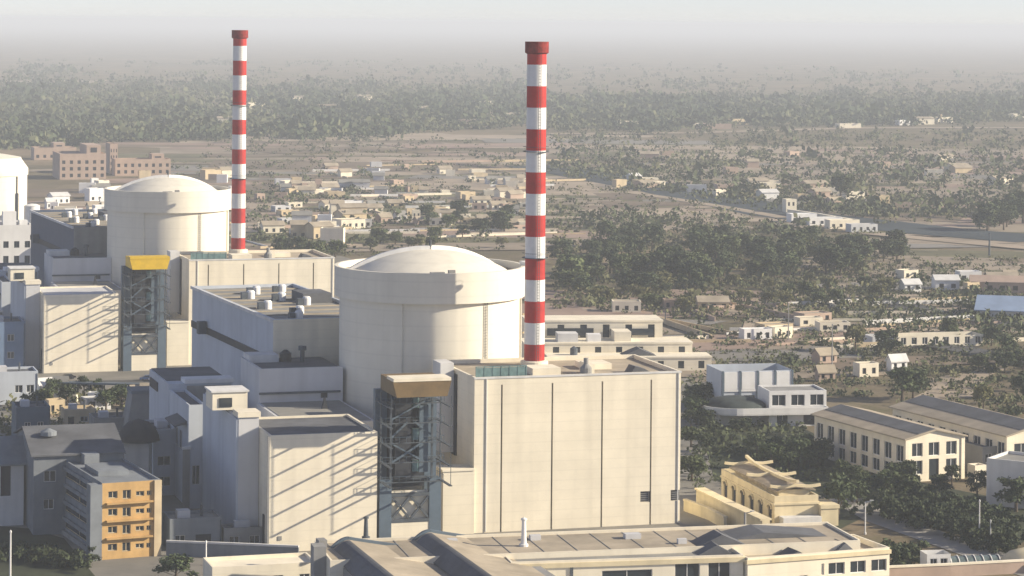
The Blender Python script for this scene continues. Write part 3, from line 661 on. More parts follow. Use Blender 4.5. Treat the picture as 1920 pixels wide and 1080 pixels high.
rd.build('roof_crest', M_YCREAM, T)
MB().box(9.42,-1.5,0,13.2,9,3.6).box(9.3,-1.7,3.6,13.4,9.2,4.3).build('side_terrace', M_YCREAM, T)
MB().box(1,-2.6,0,9.2,-.003,2.2).build('plinth', M_PALE, T)
def wall_run(name, label, px, h, th, m, cat='wall', cap=None, group=None):
    pts = [gnd(*q) for q in px]; T = thing(name, label, cat, pts[0], 0, group); o = pts[0]
    mb = MB(); cp = MB()
    for a, b in zip(pts[:-1], pts[1:]):
        d = (b-a).normalized(); q = Vector((-d.y, d.x, 0))*th/2
        A, B = a-o, b-o
        mb.slab([(A+q).to_2d(), (A-q).to_2d(), (B-q).to_2d(), (B+q).to_2d()], 0, h)
        if cap: q = q*1.5; cp.slab([(A+q).to_2d(), (A-q).to_2d(), (B-q).to_2d(), (B+q).to_2d()], h+.002, h+.35)
    mb.build('wall_panel', m, T)
    if cap: cp.build('coping', cap, T)
    return T
wall_run('ramp_wall', 'yellow ramp wall with thick coping below the temple arcade', [(1312,953),(1372,984),(1436,1014)], 4.0, 1.6, M_YCREAM, 'wall', M_YCREAM)
wall_run('garden_wall', 'low yellow wall at the foot of the tall cream block', [(1284,958),(1330,975),(1360,992)], 2.2, .6, M_YCREAM, 'wall', M_YCREAM)
# distant buildings on the right
T = building('arcaded_house', 'long low cream building with dark bays and flat tan roof among the fields', 'building', gnd(1684, 652), R(14), 29, 9, 3.6, M_CREAM, M_ROOFT, {'f': wins(29, 8, .9, 3.1, .5)}, roof='slab', over=1.2, framem=M_WHITE)
building('garage_block', 'low grey block at the left end of the arcaded building', 'building', gnd(1636, 652), R(14), 7, 8, 3.4, M_GREYW, M_ROOFT, {'f': [(1,3,.2,2.6,'opening'),(4,6,.2,2.6,'opening')]}, roof='slab', over=.8)
T = building('blue_roof_shed', 'large shed with slate blue roof at the right picture edge', 'shed', gnd(1832, 598), R(-14), 46, 26, 3.2, M_PALE, M_BLUE, {'f': wins(46, 8, .5, 2.4, .4)}, roof='gable', ridge='x', rise=3.6, over=1)
building('pink_roof_house', 'pinkish roofed house just beyond the blue roofed shed', 'house', gnd(1820, 548), R(-8), 24, 8, 4, M_PINK, M_PINK, {'f': wins(24, 5, 1, 2.8, .4)}, roof='gable', ridge='x', rise=2)
building('white_hut', 'small white hut left of the blue roofed shed', 'hut', gnd(1800, 528), R(10), 9, 6, 3.4, M_WHITE, M_PALE, {'f': [(1,2.6,.2,2.4,'opening'),(5,7,1,2.4)]})
wall_run('canal_wall', 'long white wall beside the canal sluice buildings', [(1478,404),(1535,412),(1598,423)], 3.0, 1.2, M_CREAM, 'wall', M_CREAM)
building('sluice_house', 'white tower house at the left end of the canal wall', 'house', gnd(1474, 400), R(15), 6, 6, 7, M_CREAM, M_PALE, {'f': [(1,2.2,4,6),(3.6,4.8,4,6)]})
for k, (x, y, w_, h_) in enumerate(((1484,418,14,4),(1518,424,18,3.6),(1556,430,16,4),(1596,436,14,3.4))):
    building('canal_house', ['white house left end of the row beside the canal', 'widest white house of the row beside the canal', 'cream house third along the row beside the canal', 'grey house right end of the row beside the canal'][k],
             'house', gnd(x, y), R(16), w_, 7, h_, [M_WHITE, M_WHITE, M_CREAM, M_GREYW][k], [M_PALE, M_ROOF, M_PALE, M_ROOFT][k], {'f': wins(w_, 4, 1, 2.6, .4)}, group='houses by the canal')
# ------------------------------------------------------------------ foreground roofs along the bottom edge
rf_ = TH-R(4.4)
def loc_on(p, rz): return p
bA, bB = top(590, 1014, 10), top(1552, 979, 10); rz = math.atan2((bB-bA).y, (bB-bA).x); wlen = (bB-bA).length
T = thing('long_hall', 'very long flat tan roofed hall at the foot of the near reactor buildings', 'hall', step(bA, rz, 0, -17), rz)
MB().box(0,0,0,wlen,17,9.5).box(0,0,9.5,wlen,.35,9.9).box(0,16.6,9.5,wlen,17,10.1).box(0,.35,9.5,.35,16.6,10).box(wlen-.35,.35,9.5,wlen,16.6,10).build('wall', M_CREAM, T)
MB().box(.36,.36,9.51,wlen-.36,16.59,9.6).build('roof', M_ROOFT, T)
rb = MB().prism([(wlen-22,9.6),(wlen-4,9.6),(wlen-8,10.0),(wlen-16,10.7)],6,14); rb.build('roof_light', M_ROOFD, T)
MB().prism([(wlen-30,9.61),(wlen-21,9.61),(wlen-25.5,11.6)],1,6).build('gablet', M_ROOFD, T)
MB().box(-2.2,4,0,-.01,7.5,11.5).build('end_pier', M_GREY, T)
sm = MB()
for k in range(int(wlen/6)): sm.box(2+k*6,.4,9.61,2.12+k*6,16.5,9.68)
sm.build('roof_seam', M_GREY, T)
for x, y, a in ((22,11,1.6),(38,12,1.2),(55,10,1.8),(63,4,1.0)): MB().box(x,y,9.61,x+a*1.6,y+a,10.5).build('roof_unit', M_GREYW, T)
fA, fB = top(958, 1054, 9.4), top(1394, 1040, 9.4); rz2 = math.atan2((fB-fA).y, (fB-fA).x); w2 = (fB-fA).length
sd = [(3,6,5.2,7.8),(16,25,4.8,7.4),(29,33.5,5.2,8.2),(35,39,5.2,8.2)]
T = building('workshop', 'cream workshop with dark windows in the centre of the bottom edge', 'building', fA, rz2, w2, 11, 8.9, M_CREAM, M_ROOF, {'f': sd}, parapet=.5, framem=M_WHITE, trim=(M_YCREAM, 8.2, 9.0))
MB().box(10.4,-.2,0,10.9,-.003,8.19).build('downpipe', M_STEEL, T)
MB().prism([(34,8.91),(40.4,8.91),(37.4,10.6)],3,7).build('gablet', M_ROOFD, T)
MB().box(2,6,8.91,30,10.4,9.35).build('roof_strip', M_ROOFD, T)
fA, fB = top(1402, 1046, 9), top(1668, 1026, 9); rz3 = math.atan2((fB-fA).y, (fB-fA).x)
w3 = (fB-fA).length
T = building('office_wing', 'cream wing with three dark square windows right of the central workshop', 'building', fA, rz3, w3, 13, 8.0, M_CREAM, M_ROOFT,
             {'f': [(w3*.515,w3*.535,5.0,7.0),(w3*.565,w3*.68,4.9,7.0),(w3*.72,w3*.83,4.9,7.0),(w3*.87,w3*.98,4.9,7.0),(w3*.06,w3*.13,3.6,5.2),(w3*.18,w3*.25,3.6,5.2),(w3*.36,w3*.42,3.6,5.2)]}, parapet=1.0, framem=M_WHITE, trim=(M_YCREAM, 7.9, 8.6))
MB().prism([(8,8.01),(13,8.01),(10.5,9.3)],1,5).build('gablet', M_ROOFD, T); MB().prism([(19,8.01),(23,8.01),(21,9.7)],3,7).build('gablet', M_ROOFD, T)
# saw-tooth shed
so_ = top(604, 1024, 9.2)
T = thing('sawtooth_shed', 'grey shed with two curved saw tooth roof bays in front of the striped block', 'shed', step(so_, TH, 0, -48), TH)
MB().box(0,0,0,33,46,8.6).build('wall', M_GREY, T)
for k in range(2):
    x0 = .2+k*15.6; prof = []
    for i in range(9):
        t = i/8.; prof.append((x0+3.6*t, 8.62+2.3*math.sin(t*PI/2)))
    for i in range(1, 13):
        t = i/12.; prof.append((x0+3.6+12*t, 10.92-2.3*(t**.95)))
    y1 = 44.5 if k == 0 else 47.5
    MB().prism(prof, .5, y1).build('roof_bay', M_ROOFT, T)
    gl = MB()
    pp = [(x-.05, z+.06) for x, z in prof[:9]]
    gl.prism(pp+[(x-.12, z+.14) for x, z in reversed(pp)], 1, y1-2); gl.build('slope_shade', M_ROOFD, T)  # dark sheet paints shade onto the steep left slope
    rb = MB()
    for (x_a,z_a),(x_b,z_b) in zip(prof[:-1], prof[1:]): rb.bar((x_a,y1-.2,z_a+.1),(x_b,y1-.2,z_b+.1),.7)
    rb.build('end_rib', M_STEELB, T)
MB().box(-1.5,44,0,-.01,46.5,11).build('corner_pier', M_GREY, T)
# low cream roof, lower left, and wall pieces
building('low_store', 'low cream flat roofed store left of the saw tooth shed', 'building', top(398, 1066, 5), TH, 19, 9, 4.6, M_CREAM, M_CREAM, {'f': wins(19, 4, 1.4, 3.2, .4)}, framem=M_WHITE)
wall_run('perimeter_wall', 'long pinkish low wall along the lower right edge', [(1640,1088),(1780,1082),(1960,1072)], 2.2, .5, M_PINK, 'wall', M_CREAM)
T = building('cabin', 'small white cabin behind the pinkish wall at lower right', 'cabin', gnd(1738, 1076), R(10), 4.6, 4, 3.6, M_WHITE, M_WHITE, {'f': [(.6,2,1.2,2.8),(2.6,4,1.2,2.8)]}, roof='slab', over=.2, framem=M_PALE)
T = thing('glasshouse', 'low curved glass tunnel behind the pinkish wall at lower right', 'greenhouse', gnd(1786, 1070), R(10))
for k in range(7):
    hp = MB(); 
    for i in range(8): hp.bar((1.6*k,2.2-2.2*math.cos(PI*i/8),2.4*math.sin(PI*i/8)),(1.6*k,2.2-2.2*math.cos(PI*(i+1)/8),2.4*math.sin(PI*(i+1)/8)),.14)
    hp.build('hoop', M_WHITE, T)
gl = MB(); n = 8
for i in range(n): gl.add([(0,2.2-2.1*math.cos(PI*i/n),2.3*math.sin(PI*i/n)),(9.6,2.2-2.1*math.cos(PI*i/n),2.3*math.sin(PI*i/n)),(9.6,2.2-2.1*math.cos(PI*(i+1)/n),2.3*math.sin(PI*(i+1)/n)),(0,2.2-2.1*math.cos(PI*(i+1)/n),2.3*math.sin(PI*(i+1)/n))],[(0,1,2,3)])
gl.build('glazing', mat('green_glass', (.14,.18,.18), .25, .3, .8), T)
T = thing('round_roof_hut', 'low cream round roofed hut at the lower right corner', 'hut', gnd(1940, 1064), 0)
MB().lathe([(6,0),(6,1.4)],24,cap=False).build('wall', M_PALE, T); MB().lathe([(6.4,1.41),(5,2.6),(2.6,3.4),(.1,3.7)],24).build('roof', M_YCREAM, T, True)

# ------------------------------------------------------------------ shaded buildings on the left
fl = []
for k in range(4):
    z = 1.0+k*3.3; fl += [(1.2,3.0,z+.6,z+1.9), (4.0,5.6,z+.3,z+2.0), (6.6,8.2,z+.7,z+1.6), (8.7,9.6,z+.7,z+1.6)]
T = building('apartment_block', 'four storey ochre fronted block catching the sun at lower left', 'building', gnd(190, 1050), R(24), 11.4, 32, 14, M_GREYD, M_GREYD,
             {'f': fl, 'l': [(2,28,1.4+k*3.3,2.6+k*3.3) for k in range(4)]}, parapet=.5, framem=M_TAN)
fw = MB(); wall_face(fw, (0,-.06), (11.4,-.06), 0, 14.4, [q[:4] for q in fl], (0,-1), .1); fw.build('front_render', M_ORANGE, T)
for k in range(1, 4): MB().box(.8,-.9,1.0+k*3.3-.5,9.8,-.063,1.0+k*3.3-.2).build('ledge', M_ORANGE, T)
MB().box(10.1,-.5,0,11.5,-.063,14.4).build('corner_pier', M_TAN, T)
MB().box(-2.3,-.4,0,-.02,2.4,14.2).build('corner_tower', M_GREYD, T)
MB().box(-.6,2.5,0,-.02,32,.9).build('side_plinth', M_GREY, T)
for k in range(4): MB().box(-.5,2.6,2.9+k*3.3,-.003,31.6,3.6+k*3.3).build('side_ledge', M_GREYD, T)
MB().box(2,10,14,8,20,14.9).build('roof_hatch', M_GREYD, T); MB().box(3,24,14,6,27,16).build('water_tank', M_GREYD, T)
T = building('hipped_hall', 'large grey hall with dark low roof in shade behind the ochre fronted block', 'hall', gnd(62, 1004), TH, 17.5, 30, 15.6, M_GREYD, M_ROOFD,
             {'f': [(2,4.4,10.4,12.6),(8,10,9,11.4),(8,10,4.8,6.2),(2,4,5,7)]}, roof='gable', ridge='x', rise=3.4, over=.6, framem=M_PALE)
MB().lathe([(1.6,18.2),(1.6,19),(.3,19.6)],14,4,9).build('roof_vent', M_GREYD, T)
T = building('corner_house', 'grey house with dark gateway at the left picture edge', 'house', gnd(-70, 990), TH, 12, 16, 12.5, M_PALE, M_GREYD, {'f': [(7.4,9.4,6,12,'opening'),(2,4,7,9)]}, roof='gable', ridge='x', rise=4, over=.8, framem=M_PALE)
T = thing('domed_hut', 'white shaft with black domed cap behind the ochre fronted block', 'tower', at_y(259, 860, 566).to_2d().to_3d(), 0)
MB().box(-2.6,-2.6,0,2.6,2.6,12.4).build('shaft', M_PALE, T)
MB().lathe([(4.6,12.41),(4.4,13.4),(3.6,15),(2.2,16.3),(.1,17)],24).build('dome', M_DARK, T, True)
T = thing('cooling_tower', 'squat grey tapering concrete tower among the shaded buildings on the left', 'tower', at_y(274, 800, 640).to_2d().to_3d(), TH)
MB().add([(-6,-5,0),(6,-5,0),(6,5,0),(-6,5,0),(-3.9,-3.6,12.4),(3.9,-3.6,12.4),(3.9,3.6,12.4),(-3.9,3.6,12.4)],[(0,1,5,4),(1,2,6,5),(2,3,7,6),(3,0,4,7),(4,5,6,7)]).build('wall', M_GREY, T)
MB().box(-4.2,-3.9,12.41,4.2,3.9,13.2).build('rim', M_GREYD, T)
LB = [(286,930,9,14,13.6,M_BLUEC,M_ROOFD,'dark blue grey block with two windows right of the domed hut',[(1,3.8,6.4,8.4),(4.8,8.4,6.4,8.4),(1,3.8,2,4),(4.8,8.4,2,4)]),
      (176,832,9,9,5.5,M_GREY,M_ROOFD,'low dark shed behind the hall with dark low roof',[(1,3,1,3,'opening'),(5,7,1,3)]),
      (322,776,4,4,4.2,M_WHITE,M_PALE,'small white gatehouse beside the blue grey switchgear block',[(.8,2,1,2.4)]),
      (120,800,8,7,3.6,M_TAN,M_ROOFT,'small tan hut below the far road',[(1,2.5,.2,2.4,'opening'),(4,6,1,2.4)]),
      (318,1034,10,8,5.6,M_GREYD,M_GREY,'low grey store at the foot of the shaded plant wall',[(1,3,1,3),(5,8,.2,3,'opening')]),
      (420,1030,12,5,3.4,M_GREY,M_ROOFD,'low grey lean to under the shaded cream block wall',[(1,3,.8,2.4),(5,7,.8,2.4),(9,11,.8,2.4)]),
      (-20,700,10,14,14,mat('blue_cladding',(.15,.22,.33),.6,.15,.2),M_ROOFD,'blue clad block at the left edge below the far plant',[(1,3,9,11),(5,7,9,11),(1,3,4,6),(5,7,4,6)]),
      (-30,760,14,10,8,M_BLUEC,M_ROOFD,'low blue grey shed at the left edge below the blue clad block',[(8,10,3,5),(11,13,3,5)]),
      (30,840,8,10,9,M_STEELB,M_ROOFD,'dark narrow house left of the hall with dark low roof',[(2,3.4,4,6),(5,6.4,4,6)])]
for x, y, w_, d_, h_, a, b, lb, hh in LB:
    T = building('outbuilding', lb, 'building', gnd(x, y), TH, w_, d_, h_, a, b, {'f': hh}, framem=M_PALE)
    MB().box(w_*.2,d_*.4,h_,w_*.45,d_*.7,h_+1.5).build('roof_unit', M_GREYW, T); MB().lathe([(.25,h_),(.25,h_+2.2)],8,w_*.7,d_*.6).build('vent_pipe', M_STEEL, T)
    MB().box(w_-.3,-.16,0,w_-.12,-.003,h_).build('downpipe', M_STEEL, T)
wall_run('yard_wall', 'grey yard wall running below the shaded plant front', [(312,1042),(420,1046),(560,1052)], 2.6, .4, M_GREYD, 'wall', M_PALE)
q = at_y(-60, 500, 1000)
T = building('generator_hall', 'pale blocky hall with roof boxes in front of the reactor at the left edge', 'building', (q.x, q.y, 0), TH, 24, 24, 23, M_PALE, M_ROOFD, {'f': wins(24, 6, 15, 17.5, .5)+wins(24, 6, 9, 12, .5)}, framem=M_STEEL)
MB().box(13,2,23,18,6,28.5).build('roof_house', M_WHITE, T); MB().box(4,3,23,10,8,25.6).build('roof_box', M_CREAM, T); MB().box(19.5,4,23,22.5,9,25).build('roof_box', M_WHITE, T)
# pink buildings behind the far plant
def pinkb(px, py, w_, d_, h_, lab, tower=None, rz=TH):
    hh = []
    for z in np.arange(1.5, h_-3, 4.2): hh += wins(w_, max(3, int(w_/4.5)), z, z+2.2, .42)
    T = building('pink_building', lab, 'building', gnd(px, py), rz, w_, d_, h_, M_PINK, M_PINK, {'f': hh}, parapet=.8, group='pink buildings')
    if tower: MB().box(tower[0],2,h_,tower[1],d_-2,h_+tower[2]).build('roof_house', M_PINK, T); MB().box((tower[0]+tower[1])/2-2,1.85,h_+1.5,(tower[0]+tower[1])/2+2,1.997,h_+tower[2]-1.5).build('window', M_DARK, T)
    return T
pinkb(112, 337, 29, 36, 15.5, 'big pink building with roof tower behind the yellowish reactor', (17, 26, 6))
pinkb(206, 326, 5, 20, 19, 'narrow pink stair tower right of the big pink building')
pinkb(216, 330, 36, 16, 10, 'long lower pink building right of the pink stair tower', (24, 32, 4))
pinkb(64, 300, 30, 20, 8, 'pale pink building left of the big pink one', (14, 22, 4))
# ------------------------------------------------------------------ scattered houses
def inpoly(x, y, P):
    c = False; j = len(P)-1
    for i in range(len(P)):
        if (P[i][1] > y) != (P[j][1] > y) and x < (P[j][0]-P[i][0])*(y-P[i][1])/(P[j][1]-P[i][1]+1e-9)+P[i][0]: c = not c
        j = i
    return c
def pick(P):
    xs = [q[0] for q in P]; ys = [q[1] for q in P]
    while True:
        x, y = random.uniform(min(xs), max(xs)), random.uniform(min(ys), max(ys))
        if inpoly(x, y, P): return x, y
COLS = [('cream', M_CREAM, M_ROOFT), ('tan', M_TAN, M_ROOFT), ('pinkish', M_PINK, M_ROOFT), ('white', M_WHITE, M_PALE), ('grey', M_GREYW, M_ROOF)]
REG = [([(480,470),(640,440),(980,440),(980,330),(640,310),(480,350)], 112, 'among the field strips between the two chimneys', (4,11), (2.4,4.2), (.25,.28,.22,.03,.22)),
       ([(1120,350),(1200,330),(1560,355),(1700,400),(1560,392),(1300,368)], 24, 'in the dry fields beyond the canal', (7,15), (3,5), (.2,.3,.4,.05,.05)),
       ([(1040,300),(1500,270),(1880,280),(1900,360),(1500,340)], 12, 'scattered over the far right plain', (8,16), (3,5), (.3,.3,.3,.05,.05)),
       ([(1040,590),(1300,575),(1620,600),(1600,640),(1340,640),(1280,596)], 9, 'in the scrub right of the near chimney', (5,12), (2.6,4), (.3,.3,.1,.1,.2)),
       ([(1680,520),(1800,500),(1920,520),(1900,545),(1700,560)], 6, 'near the right edge beyond the blue roofed shed', (5,12), (3,4), (.3,.2,.2,.2,.1)),
       ([(1500,690),(1680,660),(1720,690),(1560,735)], 4, 'behind the six windowed hall', (5,10), (2.6,4), (.3,.2,.1,.3,.1)),
       ([(60,380),(190,350),(196,430),(140,440),(80,400)], 22, 'in the clutter beyond the slate turbine hall', (4,12), (3,7), (.3,.1,.1,.4,.1)),
       ([(0,410),(55,420),(60,470),(0,490)], 12, 'at the left edge below the yellowish reactor', (4,9), (3,6), (.3,.2,0,.4,.1)),
       ([(200,345),(330,320),(440,330),(430,350),(330,326)], 8, 'behind the far dome', (5,12), (3,6), (.3,.2,.3,.1,.1)),
       ([(480,410),(640,400),(650,460),(500,466)], 12, 'just right of the far chimney foot', (6,14), (4,8), (.3,.3,.1,.2,.1)),
       ([(200,230),(480,190),(960,170),(980,235),(500,250)], 12, 'in clearings of the left forest', (14,30), (4,6), (.5,.3,.1,.1,0)),
       ([(1040,232),(1920,215),(1920,240),(1040,250)], 12, 'along the forest edge on the right', (14,28), (4,7), (.4,.3,.2,.1,0)),
       ([(60,740),(230,730),(330,745),(300,765),(80,790)], 8, 'in the sunlit yard below the far road', (3,7), (2.4,3.6), (.3,.3,0,.3,.1))]
for P, n, where, wr, hr, wt in REG:
    for k in range(n):
        x, y = pick(P); c = int(rng.choice(5, p=wt)); w_ = random.uniform(*wr); h_ = random.uniform(*hr); d_ = w_*random.uniform(.5, .9)
        nm, a, b = COLS[c]; pos = gnd(x, y)
        big = pos.y < 1500
        g = random.random() < .35
        building('small_house', f'small {nm} {"gabled" if g else "flat roofed"} house {where}', 'house', pos, TH+random.uniform(-.35, .35), w_, d_, h_, a, b,
                 {'f': wins(w_, max(2, int(w_/3.2)), .9, min(h_-.5, 2.6), .4, kind=random.choice(['opening', 'window']))} if big else None,
                 parapet=.4, roof='gable' if g else 'flat', ridge='x', rise=1.6, group='houses '+where)
# field walls
for k in range(70):
    x, y = pick([(470,480),(640,455),(985,450),(985,300),(640,290),(480,340)] if k < 45 else [(1040,640),(1340,580),(1760,560),(1760,620),(1500,690),(1340,660)])
    p = gnd(x, y); rz = TH+random.uniform(-.25, .25)+(PI/2 if random.random() < .2 else 0); L_ = random.uniform(18, 70)
    where = 'between the two chimneys' if k < 45 else 'right of the near chimney'
    T = thing('field_wall', f'low pale boundary wall in the fields {where}', 'wall', p, rz, 'boundary walls '+where)
    MB().box(0,-.2,0,L_,.2,random.uniform(1.0,1.9)).build('wall_panel', random.choice([M_PALE, M_CREAM, M_PINK, M_TAN]), T)
# ------------------------------------------------------------------ poles and posts
def pole(px, py, h, r, label, m=M_GREY, arm=False, z=0, cat='pole', group=None):
    p = at(px, py, z); T = thing('lamp_post' if arm else 'post', label, cat, (p.x, p.y, z), 0, group)
    MB().lathe([(r*1.6,0),(r*1.6,.4),(r,.45),(r*.7,h)],12).build('shaft', m, T)
    if arm:
        MB().bar((0,0,h-.1),(1.3,0,h+.25),.12).build('arm', m, T); MB().box(.9,-.16,h+.26,1.7,.16,h+.4).build('lamp', M_LAMP, T)
    else: MB().lathe([(r*1.1,h),(r*1.1,h+.25),(.02,h+.5)],12).build('cap', m, T)
    return T
pole(982, 1024, 4.6, .5, 'fat white vent pipe standing on the long tan roof', M_WHITE, z=9.6, cat='vent pipe')
pole(686, 1010, 3.6, .45, 'dark steel post in front of the striped cream block', M_STEEL, z=9.6, cat='post')
pole(1396, 1086, 12.2, .28, 'tall grey lamp post before the cream wing at the bottom', M_GREY, True, cat='lamp post')
pole(1622, 1002, 6.5, .16, 'grey lamp post at the bend of the service road', M_PALE, True, cat='lamp post')
pole(1836, 1022, 8.5, .16, 'thin post in front of the dark hedge on the right', M_PALE, cat='post')
pole(1857, 1026, 5.0, .14, 'shorter thin post beside the hedge post on the right', M_PALE, cat='post')
pole(19, 1092, 9, .2, 'pale post on the dark lawn at lower left', M_PALE, cat='post')
pole(386, 1060, 4.2, .18, 'short white post by the yard wall below the plant', M_WHITE, cat='post')
pole(1560, 700, 14, .2, 'thin mast among the buildings right of the pale blue one', M_GREY, cat='mast')
pole(1478, 640, 12, .2, 'thin mast in the scrub beyond the terraced building', M_GREY, cat='mast')
pole(1855, 480, 10, .5, 'dark post on the bare field near the right edge', M_STEEL, cat='post')
a_, b_ = gnd(92, 744), gnd(366, 750); rz = math.atan2((b_-a_).y, (b_-a_).x); L_ = (b_-a_).length
T = thing('pipe_rack', 'long dark pipe rack crossing the yard below the far road', 'pipe rack', a_, rz)
for k in range(12):
    f = MB(); x = L_*k/11
    f.box(x-.15,0,0,x+.15,.3,3.2).box(x-.15,2.4,0,x+.15,2.7,3.2).box(x-.15,-.2,3.2,x+.15,2.9,3.5); f.build('frame', M_STEEL, T)
for y in (.1,.7,1.3,1.9,2.4): MB().bar((0,y,3.75),(L_,y,3.75),.42).build('pipe', M_STEELB if y != 1.3 else M_GREY, T)
# ------------------------------------------------------------------ cars in front of the far plant
def car(label, loc, rz, paint):
    T = thing('parked_car', label, 'car', loc, rz, 'cars parked before the far plant')
    b = MB(); prof = [(0,.35),(0,.85),(.9,1.0),(1.5,1.45),(3.0,1.5),(3.7,1.02),(4.3,.9),(4.4,.4)]
    b.prism(prof, 0, 1.75); b.build('body', paint, T)
    for y in (-.02, 1.76): MB().prism([(1.1,1.02),(1.6,1.38),(2.9,1.4),(3.45,1.04)], y, y+.02).build('side_window', M_GLASS, T)
    for x in (.85, 3.5):
        for y in (-.05, 1.6):
            w_ = MB(); n = 14
            vs = [(x+.33*math.cos(2*PI*i/n), yy, .33+.33*math.sin(2*PI*i/n)) for yy in (y, y+.2) for i in range(n)]
            w_.add(vs, [tuple(range(n)), tuple(range(n,2*n))]+[(i,(i+1)%n,n+(i+1)%n,n+i) for i in range(n)]); w_.build('wheel', M_DARK, T)
    return T
P_ = [mat('car_black', (.02,.02,.025), .3, .1, 1, spec=.5), mat('car_white', (.75,.75,.74), .3, .05, 1, spec=.5), mat('car_silver', (.4,.42,.44), .3, .05, 1, spec=.5), mat('car_blue', (.05,.09,.2), .3, .1, 1, spec=.5)]
for x, y, k, lb in ((114,712,0,'black car parked alone left of the far hoist tower'),(262,714,3,'dark blue car under the far hoist tower'),(282,716,1,'white car right under the far hoist tower leg'),
                    (304,711,0,'black car right of the far hoist tower'),(326,710,2,'silver car third right of the far hoist tower'),(346,712,0,'black car nearest the near turbine hall wall'),(150,770,1,'white car in the sunlit yard below the road')):
    car(lb, gnd(x, y), TH+random.uniform(-.2,.2), P_[k])
# ------------------------------------------------------------------ trees: a trunk with limbs and a crown of leaf clumps
def leaf_cloud(centres, radii, nleaf, size, rg):
    n = len(centres)*nleaf
    c = np.repeat(np.asarray(centres), nleaf, 0); r = np.repeat(np.asarray(radii), nleaf, 0)[:, None]
    d = rg.normal(size=(n, 3)); d /= np.linalg.norm(d, axis=1)[:, None]
    p = c+d*r*(rg.random((n, 1))**.45)*np.array([1, 1, .75])
    a = rg.normal(size=(n, 3)); a /= np.linalg.norm(a, axis=1)[:, None]
    b = np.cross(a, d+rg.normal(size=(n, 3))*.5); b /= np.linalg.norm(b, axis=1)[:, None]+1e-9
    s = size*(.6+.8*rg.random((n, 1)))
    v = np.stack([p-a*s, p+b*s*.55, p+a*s, p-b*s*.55], 1).reshape(-1, 3)
    return v
def quad_mesh(name, v, m):
    n = len(v)//4; me = bpy.data.meshes.new(name)
    me.vertices.add(4*n); me.vertices.foreach_set('co', v.astype(np.float32).ravel())
    me.loops.add(4*n); me.loops.foreach_set('vertex_index', np.arange(4*n, dtype=np.int32))
    me.polygons.add(n); me.polygons.foreach_set('loop_start', np.arange(0, 4*n, 4, dtype=np.int32))
    me.update(calc_edges=True); me.materials.append(m); return me
def tree_proto(label, seed, m, ncl=26, flat=1.0):
    rg = np.random.default_rng(seed); T = thing('tree', label, 'tree', (0, 0, 0))
    tr = MB(); tr.lathe([(.30,0),(.22,.9),(.16,2.4),(.10,3.6)],8)
    cs, rs = [], []
    for k in range(ncl):
        th = rg.random()*2*PI; ph = rg.random()**.7; rr = 2.7*math.sqrt(rg.random())*(1-.35*ph)
        cs.append((rr*math.cos(th), rr*math.sin(th), 1.9+4.0*ph*flat)); rs.append(.75+.55*rg.random())
        if k % 4 == 0: tr.bar((0,0,1.4+1.4*rg.random()), tuple(np.array(cs[-1])*.85), .09)
    tr.build('trunk', M_BARK, T)
    o = bpy.data.objects.new('crown', quad_mesh('crown', leaf_cloud(cs, rs, 46, .34, rg), m)); COL.objects.link(o); o.parent = T
    return T
PROTO = [tree_proto('tree', 1, M_LEAF[0]), tree_proto('tree', 2, M_LEAF[1], 30, .85), tree_proto('tree', 3, M_LEAF[0], 22, 1.25), tree_proto('tree', 4, M_LEAF[2], 24, .7), tree_proto('tree', 5, M_LEAF[1], 34, 1.0)]
_used = [False]*len(PROTO)
def tree(px, py, hgt, label, group=None, k=None, wide=1.0):
    k = random.randrange(len(PROTO)) if k is None else k
    p = gnd(px, py); s = hgt/6.4; sc = (s*wide*random.uniform(.9,1.15), s*wide*random.uniform(.9,1.15), s)
    if not _used[k]:
        o = PROTO[k]; _used[k] = True; KIDS(o)
        o.location = p; o.rotation_euler = (0,0,random.random()*6); o.scale = sc; o['label'] = label
    else: o = dup(PROTO[k], p, random.random()*6, label, None, sc)
    o['category'] = 'tree'
    if group: o['group'] = group
    elif 'group' in o: del o['group']
    return o
tree(1692, 752, 9, 'big dark round tree behind the six windowed hall', None, 0, 1.25)
tree(1712, 748, 7.5, 'dark tree right beside the big round one behind the hall', None, 2, 1.2)
tree(1662, 668, 8, 'dark bushy tree at the left end of the arcaded building', None, 0, 1.2)
tree(1604, 660, 10, 'tall yellowish tree left of the arcaded building', None, 3, .9)
tree(1576, 378, 18, 'large lone tree beyond the canal wall', None, 1, 1.1)
tree(1844, 770, 8, 'yellow green tree behind the long hall at right', None, 3, .9)
tree(1572, 975, 8.5, 'dark slim tree right of the temple building', None, 2, .9)
tree(1560, 850, 6.5, 'dark tree at the left corner of the six windowed hall', None, 0, 1.1)
tree(1785, 908, 4.2, 'round shrub tree left of the hall doorway', None, 0, 1.0)
tree(1832, 935, 5.5, 'dark tree below the right corner of the six windowed hall', None, 2, 1.0)
tree(1905, 960, 7, 'black round tree before the plain pale block', None, 0, 1.3)
tree(330, 1092, 4.8, 'dark low tree at the bottom edge below the ochre block', None, 0, 1.6)
tree(20, 962, 6.5, 'dark tree before the gateway house at left', None, 0, 1.5)
tree(60, 800, 8, 'dark tree among the sunlit yards on the far left', None, 2, 1.0)
